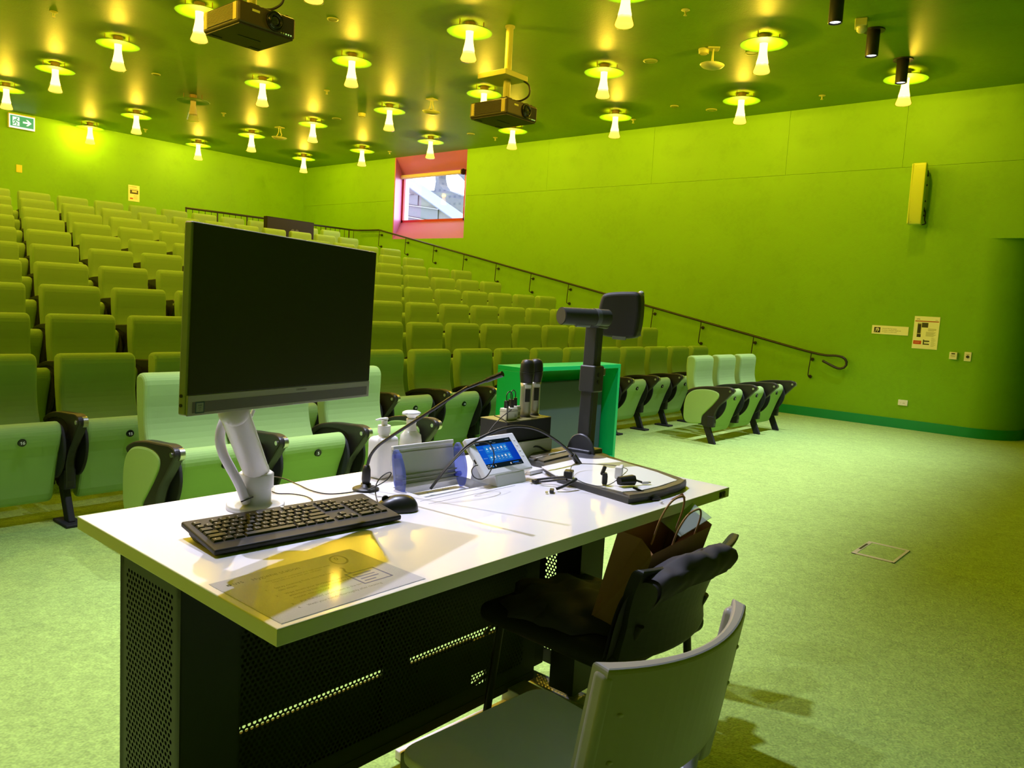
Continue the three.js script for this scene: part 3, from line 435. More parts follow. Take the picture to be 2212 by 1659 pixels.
// ---------------------------------------------------------------- AV cabinet with a display, front row gap
{
  const w = 1.346, h = 0.87, d = 0.26, k = 0.035, t = thing('display_cabinet', 'emerald green open box cabinet holding a dark display in the front row', 'cabinet', [4.608, 0, -3.825], -0.022);
  mesh('top_panel', rbox(w, k, d, 0.003, w / 2, h - k / 2, -d / 2), mCabinet, t); mesh('bottom_panel', rbox(w, k, d, 0.003, w / 2, k / 2, -d / 2), mCabinet, t);
  mesh('side_panel', rbox(k, h - 2 * k, d, 0.003, k / 2, h / 2, -d / 2), mCabinet, t); mesh('side_panel', rbox(k, h - 2 * k, d, 0.003, w - k / 2, h / 2, -d / 2), mCabinet, t);
  mesh('back_panel', box(w - 2 * k, h - 2 * k, 0.02, w / 2, h / 2, -d + 0.01), mCabinet, t);
  const s = thing('display', 'large dark display standing inside the emerald green cabinet', 'display', [4.608, 0, -3.825], -0.022);
  mesh('bezel', rbox(w - 0.16, 0.66, 0.05, 0.006, w / 2, 0.40, -d + 0.11), M([0.03, 0.035, 0.035], 0.35), s);
  mesh('screen', box(w - 0.19, 0.62, 0.004, w / 2, 0.41, -d + 0.136), M([0.045, 0.064, 0.076], 0.22), s);
  mesh('indicator', sph(0.006, w - 0.14, 0.078, -d + 0.137, 1, 1, 0.5, 8), M([0.3, 0.4, 0.9], 0.3, { emissive: new THREE.Color().setRGB(0.3, 0.5, 1), emissiveIntensity: 4 }), s);
  mesh('stand', [box(0.3, 0.035, 0.12, w / 2, 0.052, -d + 0.10)], mBlackMatte, s);
}
// tall dark display at the rear seats
{
  const p = onZ(629, 474, -12.86), t = thing('rear_display', 'black flat display panel with two pale round marks among the rear seats', 'display', [p.x, tierY(9), -12.86], 0.10);
  const top = p.y - tierY(9), w = 1.10, h = 0.62;
  mesh('panel', rbox(w, h, 0.09, 0.008, 0, top - h / 2, -0.045), M([0.016, 0.013, 0.010], 0.6, { specularIntensity: 0.4 }), t);
  mesh('face', box(w - 0.03, h - 0.03, 0.004, 0.0, top - h / 2, 0.001), M([0.034, 0.028, 0.022], 0.6, { specularIntensity: 0.4 }), t);
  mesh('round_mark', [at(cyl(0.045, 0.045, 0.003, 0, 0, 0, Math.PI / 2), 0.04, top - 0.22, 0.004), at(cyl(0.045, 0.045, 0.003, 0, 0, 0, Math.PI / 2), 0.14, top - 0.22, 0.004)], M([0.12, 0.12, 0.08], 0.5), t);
  mesh('port', rbox(0.06, 0.10, 0.006, 0.002, w / 2 - 0.12, top - 0.42, 0.004), mBlack, t);
  mesh('stand', [rbox(0.08, top - h + 0.1, 0.05, 0.005, 0, (top - h + 0.1) / 2, -0.06), rbox(0.5, 0.02, 0.24, 0.005, 0, 0.01, -0.06)], mBlackMatte, t);
}
// floor box
{
  const c = onY(1903, 1193, 0), t = thing('floor_box', 'square metal framed carpet floor box lid in the open floor', 'floor box', [c.x, 0, c.z]);
  const w = 0.345, d = 0.238, k = 0.026; const mf = M([0.62, 0.56, 0.48], 0.4, { m: 0.3 });
  mesh('frame', [rbox(w, 0.006, k * 0.6, 0.001, 0, 0.003, d / 2 - k * 0.3), rbox(w, 0.006, k, 0.001, 0, 0.003, -d / 2 + k / 2), rbox(k, 0.006, d, 0.001, w / 2 - k / 2, 0.0031, 0), rbox(k, 0.006, d, 0.001, -w / 2 + k / 2, 0.0031, 0)], mf, t);
  mesh('carpet_inset', metric(box(w - 2 * k, 0.004, d - 1.6 * k, 0, 0.0022, 0.004)), mCarpet, t);
  mesh('cable_slot', box(0.15, 0.003, 0.012, 0.02, 0.0058, -d / 2 + k / 2), mBlack, t);
}

// ---------------------------------------------------------------- the desk
const DY = 0.835, DX0 = 0.6735, DZ0 = -1.8265, DA = -0.009, DL = 1.575, DD = 0.8056, DT = 0.030;
const D = (a, b, y = DY) => onY(a, b, y);
{
  const t = thing('lectern_desk', 'white topped lecture desk on dark perforated metal legs', 'desk', [DX0, 0, DZ0], DA);
  const cut = [0.735, 0.995, 0.205, 0.345];   // opening of the flip-up cable box: x0, x1, z0, z1
  const mTop = M([0.84, 0.81, 0.82], 0.22, { clearcoat: 0.3, clearcoatRoughness: 0.12 }), mEdge = M([0.66, 0.70, 0.42], 0.5);
  const s = shape([[0, 0], [DL, 0], [DL, -DD], [0, -DD]]); s.holes.push(new THREE.Path([[cut[0], -cut[2]], [cut[1], -cut[2]], [cut[1], -cut[3]], [cut[0], -cut[3]]].map(p => new THREE.Vector2(...p))));
  const tg = new THREE.ExtrudeGeometry(s, { depth: DT - 0.004, bevelEnabled: true, bevelThickness: 0.002, bevelSize: 0.002, bevelOffset: -0.002, bevelSegments: 2 }); tg.rotateX(-Math.PI / 2); tg.translate(0, DY - DT + 0.002, 0);
  const top = mesh('desktop', tg, [mTop, mEdge], t);
  mesh('cable_tray', [box(cut[1] - cut[0], 0.004, cut[3] - cut[2], (cut[0] + cut[1]) / 2, DY - 0.05, (cut[2] + cut[3]) / 2), box(cut[1] - cut[0], 0.05, 0.003, (cut[0] + cut[1]) / 2, DY - 0.027, cut[2]), box(cut[1] - cut[0], 0.05, 0.003, (cut[0] + cut[1]) / 2, DY - 0.027, cut[3]), box(0.003, 0.05, cut[3] - cut[2], cut[0], DY - 0.027, (cut[2] + cut[3]) / 2), box(0.003, 0.05, cut[3] - cut[2], cut[1], DY - 0.027, (cut[2] + cut[3]) / 2)], mAlu, t);
  mesh('socket_strip', [rbox(0.22, 0.03, 0.05, 0.004, 0.865, DY - 0.035, 0.25), box(0.02, 0.002, 0.008, 0.90, DY - 0.019, 0.25), box(0.02, 0.002, 0.008, 0.84, DY - 0.019, 0.25)], mWhite, t);
  mesh('flap_seam', [box(0.34, 0.0006, 0.0016, 0.87, DY + 0.0002, 0.362), box(0.34, 0.0006, 0.0016, 0.87, DY + 0.0002, 0.395)], M([0.25, 0.24, 0.25], 0.6), top);
  const btn = mesh('height_switch', rbox(0.034, 0.018, 0.006, 0.002, DL - 0.047, DY - 0.0155, DD + 0.001), mBlack, t); mesh('button', [rbox(0.011, 0.009, 0.004, 0.001, DL - 0.054, DY - 0.0155, DD + 0.004), rbox(0.011, 0.009, 0.004, 0.001, DL - 0.040, DY - 0.0155, DD + 0.004)], M([0.05, 0.05, 0.05], 0.3), btn);
  // perforated sheet: every hole is open. w x h in the xy plane, holes inside a margin
  function perforated(w, h, mx, my, pitch = 0.0142, r = 0.0046) {
    const pos = [], tri = (a, b, c) => pos.push(...a, ...b, ...c), q = (a, b, c, d) => { tri(a, b, c); tri(a, c, d); };
    const nx = Math.floor((w - 2 * mx) / pitch - 0.5), py = pitch * 0.83, ny = Math.floor((h - 2 * my) / py), x0 = (w - (nx + 0.5) * pitch) / 2, y0 = (h - ny * py) / 2, x1 = x0 + (nx + 0.5) * pitch, y1 = y0 + ny * py;
    q([0, 0, 0], [w, 0, 0], [w, y0, 0], [0, y0, 0]); q([0, y1, 0], [w, y1, 0], [w, h, 0], [0, h, 0]); q([0, y0, 0], [x0, y0, 0], [x0, y1, 0], [0, y1, 0]); q([x1, y0, 0], [w, y0, 0], [w, y1, 0], [x1, y1, 0]);
    for (let j = 0; j < ny; j++) {
      const ya = y0 + j * py, yb = ya + py, off = j % 2 ? pitch / 2 : 0;
      if (off) q([x0, ya, 0], [x0 + off, ya, 0], [x0 + off, yb, 0], [x0, yb, 0]); else q([x1 - pitch / 2, ya, 0], [x1, ya, 0], [x1, yb, 0], [x1 - pitch / 2, yb, 0]);
      for (let i = 0; i < nx; i++) {
        const xa = x0 + off + i * pitch, xb = xa + pitch, cx = (xa + xb) / 2, cy = (ya + yb) / 2;
        const P = [[xb, cy], [xb, yb], [cx, yb], [xa, yb], [xa, cy], [xa, ya], [cx, ya], [xb, ya]], C = P.map((_, k) => [cx + r * Math.cos(k * Math.PI / 4), cy + r * Math.sin(k * Math.PI / 4)]);
        for (let k = 0; k < 8; k++) { const m = (k + 1) % 8; q([...P[k], 0], [...P[m], 0], [...C[m], 0], [...C[k], 0]); }
      }
    }
    const g = new THREE.BufferGeometry(); g.setAttribute('position', new THREE.BufferAttribute(new Float32Array(pos), 3)); g.computeVertexNormals(); g.setAttribute('uv', new THREE.BufferAttribute(new Float32Array(pos.length / 3 * 2), 2)); return g;
  }
  const mSheet = M([0.030, 0.040, 0.026], 0.5, { side: THREE.DoubleSide });
  const ph = DY - DT - 0.004;
  const column = (x, s) => {            // s = +1: outer side faces -x
    const zA = 0.115, zB = 0.395, dep = 0.13;
    const c = mesh('leg_column', [box(0.003, ph - 0.06, 0.02, x + s * 0.0015, ph / 2 + 0.03, zA + 0.01), box(0.003, ph - 0.06, 0.02, x + s * 0.0015, ph / 2 + 0.03, zB - 0.01), box(dep, ph - 0.06, 0.003, x + s * dep / 2, ph / 2 + 0.03, zB - 0.0015), box(dep, ph - 0.06, 0.003, x + s * dep / 2, ph / 2 + 0.03, zA + 0.0015), box(0.03, ph - 0.01, 0.03, x + s * 0.09, ph / 2, zB - 0.03)], mFrame, t);
    const g = perforated(zB - zA, ph - 0.06, 0.025, 0.05); g.rotateY(-Math.PI / 2); g.translate(x, 0.06, zA);
    const pl = mesh('perforated_panel', g, mSheet, c); pl.userData.kind = 'stuff';
    mesh('inner_panel', box(0.003, ph - 0.06, 0.105, x + s * dep, ph / 2 + 0.03, zA + 0.055), mFrame, c); mesh('inner_panel', box(0.003, ph - 0.06, 0.10, x + s * dep, ph / 2 + 0.03, zB - 0.05), mFrame, c);
    mesh('foot_beam', rbox(0.08, 0.045, 0.68, 0.006, x + s * 0.09, 0.0225, 0.40), mAlu, t);
  };
  column(0.046, 1); column(DL - 0.046, -1);
  const mw = DL - 0.36; const mg = perforated(mw, ph - 0.062, 0.06, 0.07); mg.translate(0.18, 0.063, 0.2265);
  const mp = mesh('modesty_panel', mg, mSheet, t); mp.userData.kind = 'stuff';
  mesh('panel_frame', [box(mw, 0.03, 0.02, DL / 2, 0.078, 0.218), box(mw, 0.03, 0.02, DL / 2, ph - 0.02, 0.218), box(0.10, ph - 0.08, 0.012, DL / 2 - 0.02, ph / 2 + 0.04, 0.215)], mFrame, t);
  mesh('cable_duct', [box(mw, ph - 0.31, 0.012, DL / 2, (ph + 0.25) / 2 + 0.03, 0.20), box(0.92, 0.190, 0.012, 0.64, 0.1935, 0.20), box(0.30, 0.19, 0.012, 1.32, 0.185, 0.20), box(0.10, 0.11, 0.012, 1.13, 0.22, 0.20), box(0.36, 0.03, 0.012, 1.04, 0.268, 0.203)], mFrame, t);
  for (let k = 0; k < 4; k++) mesh('cable', tube([V(0.25, 0.11 + k * 0.02, 0.195), V(0.5, 0.085 + 0.03 * (k % 2), 0.197), V(0.8, 0.10 + 0.02 * k, 0.195), V(1.0, 0.12 + 0.035 * (k % 3), 0.197), V(1.2, 0.30 - 0.05 * k, 0.196), V(1.35, 0.2 + 0.05 * k, 0.19)], 0.006, 60, 6), mBlackMatte, t);
  mesh('cross_beam', [rbox(DL - 0.2, 0.05, 0.03, 0.004, DL / 2, ph - 0.03, 0.5)], mFrame, t);
}
// power rail lying on the floor under the desk
{
  const a = onY(866, 1612, 0.03), b = onY(1108, 1500, 0.03), t = thing('floor_rail', 'white flat metal foot rail on the carpet under the desk', 'rail', [(a.x + b.x) / 2, 0.0, (a.z + b.z) / 2 + 0.05], -Math.atan2(b.z - a.z, b.x - a.x));
  const L = a.distanceTo(b) + 0.05; mesh('bar', rbox(L, 0.03, 0.10, 0.004, 0, 0.015, 0), M([0.72, 0.66, 0.68], 0.35), t);
  mesh('end_block', rbox(0.09, 0.075, 0.12, 0.004, L / 2 - 0.03, 0.0375, 0.0), M([0.35, 0.33, 0.32], 0.4), t);
  mesh('slot', [box(0.06, 0.002, 0.012, 0.12, 0.031, 0.02), box(0.05, 0.002, 0.01, 0.05, 0.031, 0.02)], M([0.4, 0.36, 0.38], 0.6), t);
}

// ---------------------------------------------------------------- monitor on its arm
{
  const C = V(0.9246, 1.1264, -1.3862), yaw = 0.265, w = 0.54, h = 0.3417, th = 0.045;
  const t = thing('monitor', 'all-in-one computer monitor with a black screen and grey speaker bar', 'monitor', C, yaw); t.rotation.set(0.0158, yaw, -0.0168, 'YXZ');
  const mGrey = M([0.17, 0.175, 0.12], 0.4, { m: 0.3 }), mSide = M([0.36, 0.37, 0.36], 0.35, { m: 0.4 });
  mesh('back_shell', [rbox(w, h, 0.020, 0.004, 0, h / 2, -0.012), rbox(w * 0.72, h * 0.8, 0.05, 0.012, 0, h * 0.48, -0.042)], mSide, t);
  mesh('screen', rbox(w - 0.004, h - 0.0395, 0.003, 0.001, 0, 0.0375 + (h - 0.0395) / 2, -0.0008), M([0.020, 0.021, 0.012], 0.28), t);
  const bar = mesh('speaker_bar', rbox(w - 0.002, 0.037, 0.004, 0.001, 0, 0.0185, -0.0008), M([0.42, 0.41, 0.34], 0.4, { m: 0.3 }), t);
  const gt = dataTex(64, (i, j) => ((i % 8 < 4) !== (j % 8 < 4) ? 110 : 190), true);
  const gc = card(w - 0.022, 0.020); gc.translate(0.0, 0.015, 0.0016); const gu = gc.attributes.uv; for (let i = 0; i < gu.count; i++) gu.setXY(i, gu.getX(i) * 36, gu.getY(i) * 1.6);
  mesh('grille', gc, M([0.42, 0.40, 0.31], 0.5, { map: gt }), bar);
  const lt = canvas(256, 32, (g, a, b) => { g.fillStyle = '#8a8876'; g.fillRect(0, 0, a, b); g.fillStyle = '#3c3c34'; g.font = 'bold 24px sans-serif'; g.textAlign = 'center'; g.fillText('E L I T E O N E', a / 2, 25); });
  const lc = card(0.032, 0.004); lc.translate(0.028, 0.0315, 0.0016); mesh('lettering', lc, M([1, 1, 1], 0.5, { map: lt }), bar);
  const st = canvas(128, 128, (g) => { g.fillStyle = '#2c4a55'; g.fillRect(0, 0, 128, 128); g.fillStyle = '#8f9a80'; g.fillRect(14, 14, 100, 100); g.fillStyle = '#39423c'; g.font = 'bold 24px sans-serif'; g.fillText('intel', 38, 48); g.font = '18px sans-serif'; g.fillText('CORE', 40, 74); g.fillText('i7', 56, 98); });
  const sc = card(0.021, 0.021); sc.translate(-w / 2 + 0.028, 0.0145, 0.002); mesh('sticker', sc, M([1, 1, 1], 0.4, { map: st }), bar);
  mesh('side_port', [at(cyl(0.003, 0.003, 0.002, 0, 0, 0, 0, 0, Math.PI / 2, 12), -w / 2 - 0.0005, 0.035, -0.014), at(cyl(0.003, 0.003, 0.002, 0, 0, 0, 0, 0, Math.PI / 2, 12), -w / 2 - 0.0005, 0.018, -0.014)], mBlack, t);
  // arm
  const B = D(552, 1096), A = thing('monitor_stand', 'pale grey tubular monitor stand arm clamped to the desk', 'monitor stand', [B.x, DY, B.z]);
  const mArm = M([0.60, 0.585, 0.54], 0.4), L = p => p.clone().sub(V(B.x, DY, B.z));
  mesh('base', lathe([[0, 0], [0.068, 0], [0.068, 0.010], [0.064, 0.013], [0.036, 0.014], [0.036, 0.05], [0.041, 0.052], [0.041, 0.085], [0.034, 0.09], [0, 0.09]], 36), M([0.68, 0.67, 0.65], 0.4), A);
  const n = V(Math.sin(yaw), 0, Math.cos(yaw)), top = onPlane(505, 888, C.clone().addScaledVector(n, -0.10), n), mid = V(0, 0.09, 0);
  const arm = mesh('lower_arm', [tube([mid, mid.clone().lerp(L(top), 0.35).add(V(0.0, 0, 0)), L(top)], 0.030, 20, 16), sph(0.032, ...L(top).toArray()), sph(0.031, ...mid.toArray())], mArm, A);
  const vesa = C.clone().addScaledVector(n, -0.065).add(V(0, 0.17, 0));
  mesh('upper_arm', [tube([L(top), L(top).add(V(0, 0.05, -0.005)), L(vesa).add(n.clone().multiplyScalar(-0.04)), L(vesa)], 0.022, 20, 14), at(cyl(0.05, 0.05, 0.012, 0, 0, 0, Math.PI / 2), ...L(vesa).toArray())], mArm, A);
  const cover = mid.clone().lerp(L(top), 0.5).add(V(-0.0, 0.0, 0.02));
  const pA = p => L(onPlane(p[0], p[1], V(B.x, DY, B.z).add(V(0, 0, 0.01)), V(0.2, 0, 1).normalize()));
  const cs = mesh('cable_sleeve', [tube([[490, 896], [478, 925], [475, 950], [482, 980], [500, 1015], [516, 1045], [527, 1072], [532, 1085]].map(pA), 0.011, 50, 10)], M([0.60, 0.58, 0.64], 0.7), A);
  mesh('spring_cable', tube([[486, 888], [492, 905], [506, 914], [524, 914], [540, 903], [548, 886]].map(pA), 0.0042, 40, 8), mAlu, A);
}

// ---------------------------------------------------------------- keyboard, mouse, paper
{
  const kt = canvas(1024, 384, (g) => { g.fillStyle = '#1b1b1b'; g.fillRect(0, 0, 1024, 384); });
  const L = 0.452, Dp = 0.165, t = thing('keyboard', 'black full size keyboard in front of the monitor', 'keyboard', [0.990, DY, -1.4465], -0.075);
  const mK = M([0.016, 0.015, 0.013], 0.5, { specularIntensity: 0.6 }), mCap = M([0.022, 0.020, 0.016], 0.42, { specularIntensity: 0.7 }), tilt = 0.115;
  const body = mesh('base', at(rbox(L, 0.012, Dp, 0.004, 0, 0, 0, 0, 0, 0, 2), 0, 0.019, 0, tilt), mK, t);
  mesh('underside', sideways([[Dp / 2 - 0.012, 0.001], [Dp / 2 - 0.004, 0.008], [-Dp / 2 + 0.012, 0.026], [-Dp / 2 + 0.018, 0.008], [-Dp / 2 + 0.04, 0.001]], L - 0.02, 0.002, 1), mK, t);
  const u = 0.0187, gap = 0.0022, caps = {};
  const cap = (w, d) => { const key = w.toFixed(4) + d.toFixed(4); if (caps[key]) return caps[key]; const W0 = w - gap, D0 = d - gap, s = 0.0022, hh = 0.0042, a = [[-W0 / 2, 0, D0 / 2], [W0 / 2, 0, D0 / 2], [W0 / 2, 0, -D0 / 2], [-W0 / 2, 0, -D0 / 2]], b = [[-W0 / 2 + s, hh, D0 / 2 - s], [W0 / 2 - s, hh, D0 / 2 - s], [W0 / 2 - s, hh, -D0 / 2 + s], [-W0 / 2 + s, hh, -D0 / 2 + s]], p = []; const q = (i, j, k, l) => p.push(...i, ...j, ...k, ...i, ...k, ...l); q(b[0], b[1], b[2], b[3]); for (let k = 0; k < 4; k++) q(a[k], a[(k + 1) % 4], b[(k + 1) % 4], b[k]); const g = new THREE.BufferGeometry(); g.setAttribute('position', new THREE.BufferAttribute(new Float32Array(p), 3)); g.computeVertexNormals(); g.setAttribute('uv', new THREE.BufferAttribute(new Float32Array(p.length / 3 * 2), 2)); return caps[key] = g; };
  const R = new THREE.Euler(tilt, 0, 0), legend = [];
  const key = (x, row, w, d = u, dz = 0) => { const lx = -L / 2 + 0.012 + x * u + w / 2, lz = -Dp / 2 + 0.028 + row * u + dz, m = mesh('key', cap(w, d), mCap, t), p = V(lx, 0.006, lz).applyEuler(R); m.position.set(p.x, p.y + 0.019, p.z); m.rotation.x = tilt; if (w < 1.3 * u && d === u) legend.push([lx, lz]); };
  const row = (r, x0, ws) => { let x = x0; for (const w of ws) { if (w > 0) key(x, r, w * u); x += Math.abs(w); } };
  const one = n => Array(n).fill(1);
  row(0, 0, [1, -1, 1, 1, 1, 1, -0.5, 1, 1, 1, 1, -0.5, 1, 1, 1, 1]); row(1, 0, [...one(13), 2]); row(2, 0, [1.5, ...one(12), 1.5]); row(3, 0, [1.75, ...one(11), 2.25]); row(4, 0, [2.25, ...one(10), 2.75]); row(5, 0, [1.25, 1.25, 1.25, 6.25, 1.25, 1.25, 1.25, 1.25]);
  for (const r of [0, 1, 2]) row(r, 15.35, one(3)); row(4, 16.35, [1]); row(5, 15.35, one(3));
  row(1, 18.7, one(4)); row(2, 18.7, one(3)); row(3, 18.7, one(3)); row(4, 18.7, one(3)); row(5, 18.7, [2, 1]); key(21.7, 2.5, u, 2 * u); key(21.7, 4.5, u, 2 * u);
  const lg = legend.map(([x, z]) => { const p = V(x - 0.003, 0.0104, z - 0.002).applyEuler(R); return box(0.0022, 0.0002, 0.0026, p.x, p.y + 0.019, p.z, tilt); });
  const lgm = mesh('key_legends', lg, M([0.55, 0.54, 0.48], 0.6), t); lgm.userData.kind = 'stuff';
  mesh('badge', at(cyl(0.004, 0.004, 0.0008), 0.0, 0.0345, -Dp / 2 + 0.012, tilt), M([0.6, 0.6, 0.55], 0.4), t);
  // mouse
  const mc = D(856, 1102), mo = thing('mouse', 'black wired computer mouse right of the keyboard', 'mouse', [mc.x, DY, mc.z], -0.55);
  const prof = [], ml = 0.054, mwid = 0.034; const mg = new THREE.SphereGeometry(1, 40, 24), mpn = mg.attributes.position;
  for (let i = 0; i < mpn.count; i++) { let x = mpn.getX(i), y = mpn.getY(i), z = mpn.getZ(i); const w = 1 + 0.10 * x; const sq = (v, e) => Math.sign(v) * Math.pow(Math.abs(v), e); mpn.setXYZ(i, sq(x, 0.85) * ml, y < 0 ? 0.002 : 0.002 + Math.pow(y, 0.9) * (0.036 - 0.006 * x * -1) * (1 - 0.12 * (x < 0 ? -x : 0)), sq(z, 0.9) * mwid * w); } mg.computeVertexNormals();
  mesh('shell', mg, M([0.014, 0.013, 0.012], 0.33), mo);
  mesh('wheel', at(cyl(0.009, 0.009, 0.006, 0, 0, 0, Math.PI / 2), -0.028, 0.029, 0), mBlackMatte, mo);
  mesh('button_gap', box(0.04, 0.001, 0.0012, -0.03, 0.0345, 0), mBlackMatte, mo);
  mesh('logo', at(cyl(0.004, 0.004, 0.0006), 0.010, 0.0378, 0.0), M([0.4, 0.4, 0.36], 0.4), mo);
  // notice on the desk
  const nt = canvas(1188, 840, (g, w, h) => {
    g.fillStyle = '#d9d6de'; g.fillRect(0, 0, w, h); g.fillStyle = '#1c1c1e'; g.font = 'bold 46px sans-serif'; g.fillText('UTS', 110, 120); for (let k = 0; k < 5; k++) { g.beginPath(); g.arc(84 + 11 * Math.cos(k * 1.257), 104 + 11 * Math.sin(k * 1.257), 8, 0, 7); g.fill(); }
    g.font = '56px sans-serif'; g.fillText('Hygiene station', 250, 130); g.font = '25px sans-serif'; g.fillText('Help keep your workspace and high-touch areas', 300, 210); g.fillText('clean before and after you use them', 330, 246); g.font = '32px sans-serif';
    const T = [['1.', 'Spray cleaning fluid onto the hard'], ['', 'two wipes.'], ['2.', 'Wipe down your workspace, paying'], ['', 'attention to high-touch areas, keyboard'], ['', 'mouse, microphone.'], ['3.', 'Put the used paper towel in the bin'], ['4.', 'Wash your hands thoroughly after cleaning']];
    T.forEach(([n, s], k) => { const y = 350 + k * 48 + (k > 1 ? 26 : 0) + (k > 4 ? 30 : 0) + (k > 5 ? 26 : 0); g.fillText(n, 210, y); g.fillText(s, 280, y); });
    g.strokeStyle = '#2b3a9a'; g.lineWidth = 15; g.lineJoin = 'round'; g.lineCap = 'round'; g.beginPath(); g.rect(800, 430, 250, 220); g.stroke(); for (let k = 0; k < 4; k++) { g.beginPath(); g.moveTo(840, 475 + k * 44); g.lineTo(840 + (k === 3 ? 90 : 150), 475 + k * 44); g.stroke(); } g.strokeStyle = '#4a4d46'; g.beginPath(); g.moveTo(860, 420); g.bezierCurveTo(800, 380, 900, 330, 860, 300); g.stroke(); g.beginPath(); g.ellipse(960, 150, 62, 92, 0.35, 0, 7); g.stroke(); g.lineWidth = 9; g.beginPath(); g.ellipse(960, 118, 10, 26, 0.35, 0, 7); g.stroke();
  });
  const a = thing('laminated_notice', 'laminated sheet with cleaning instructions at the near desk corner', 'notice', [0.8375, DY, -1.1475], 0.0);
  const ripple = dataTex(128, (i, j) => 255 * (0.6 * n2(i * 4, j * 4) + 0.4 * n1(i * 4, j * 4)));
  mesh('sheet', rbox(0.311, 0.0008, 0.229, 0.0003, 0, 0.0005, 0), M([0.7, 0.69, 0.72], 0.15), a);
  const ng = card(0.309, 0.227); ng.rotateX(-Math.PI / 2); ng.translate(0, 0.0011, 0);
  mesh('print', ng, M([0.80, 0.80, 0.84], 0.45, { map: nt, clearcoat: 1, clearcoatRoughness: 0.04, bumpMap: rep(ripple, 3), bumpScale: 0.0005 }), a);
}

// ---------------------------------------------------------------- gooseneck microphone
{
  const B = D(790, 1058), tip = V(1.432, 1.188, -1.252), t = thing('gooseneck_microphone', 'thin black gooseneck microphone rising from the desk', 'microphone', B);
  const dir = V(tip.x - B.x, 0, tip.z - B.z).normalize(), n = V(-dir.z, 0, dir.x), L = (a, b) => onPlane(a, b, B, n).sub(B);
  mesh('base_plate', lathe([[0, 0], [0.036, 0], [0.036, 0.005], [0.030, 0.008], [0.014, 0.010], [0.014, 0.018], [0, 0.018]], 28), mBlack, t);
  mesh('connector', lathe([[0, 0.016], [0.010, 0.016], [0.0125, 0.03], [0.0115, 0.056], [0.008, 0.068], [0, 0.068]], 18), mBlack, t);
  const pts = [V(0, 0.06, 0), ...[[793, 1008], [800, 985], [815, 965], [840, 946], [880, 920], [930, 888], [985, 852], [1010, 837]].map(p => L(...p))];
  mesh('stem', tube(pts, 0.0042, 70, 10), mBlack, t);
  const h0 = L(1008, 838), h1 = L(1078, 811), h2 = L(1086, 807.5);
  mesh('neck', tube([h0, h0.clone().lerp(h1, 0.5), h1], 0.0042, 12, 10), mBlackGloss, t);
  mesh('capsule', [rod(h0.clone().lerp(h1, 0.62), h1, 0.0062, 14), rod(h1, h2, 0.0072, 14)], mBlackGloss, t);
}
// ---------------------------------------------------------------- flip-up cable box lid
{
  const A = D(862, 1060), B2 = D(999, 1037), w = A.distanceTo(B2), yaw = -Math.atan2(B2.z - A.z, B2.x - A.x), t = thing('cable_box_lid', 'raised aluminium cable box lid with translucent blue end cheeks', 'cable box', [(A.x + B2.x) / 2, DY, (A.z + B2.z) / 2 - 0.012], yaw);
  const mL = M([0.62, 0.62, 0.56], 0.4, { m: 0.35 }), mBlue = M([0.40, 0.46, 0.86], 0.12, { transmission: 0.75, thickness: 0, ior: 1.45 }), ti = -0.22, h = 0.118, wi = w - 0.012;
  const P = (g) => at(g, 0, 0, 0, ti);
  const lid = mesh('lid', P(rbox(wi, h, 0.006, 0.002, 0, h / 2, -0.01)), mL, t);
  mesh('top_edge', P(rbox(wi, 0.012, 0.014, 0.003, 0, h - 0.004, -0.008)), M([0.75, 0.74, 0.70], 0.35), lid);
  mesh('rib', [P(rbox(wi, 0.003, 0.004, 0.001, 0, h - 0.019, -0.006)), P(rbox(wi, 0.004, 0.010, 0.001, 0, 0.034, -0.004)), P(rbox(wi, 0.004, 0.012, 0.001, 0, 0.022, -0.003)), P(rbox(wi, 0.004, 0.014, 0.001, 0, 0.010, -0.002))], M([0.36, 0.36, 0.25], 0.4), lid);
  for (const s of [-1, 1]) {
    const c = mesh('cheek', at(sideways(smooth([[-0.018, 0.004], [-0.030, 0.05], [-0.034, 0.098], [-0.022, 0.110], [-0.006, 0.098], [0.014, 0.060], [0.020, 0.028], [0.012, -0.012], [0.0, -0.018]], 40), 0.012, 0.002, 1), s * (w / 2 - 0.004), 0, 0.012), mBlue, t); c.userData.label = 'translucent blue plastic cheek';
    mesh('pivot', at(cyl(0.006, 0.006, 0.02, 0, 0, 0, 0, 0, Math.PI / 2, 12), s * (w / 2 - 0.008), 0.092, -0.008), mBlue, c); mesh('pivot', at(cyl(0.008, 0.008, 0.018, 0, 0, 0, 0, 0, Math.PI / 2, 12), s * (w / 2 - 0.008), 0.018, 0.0), mBlue, c);
  }
}
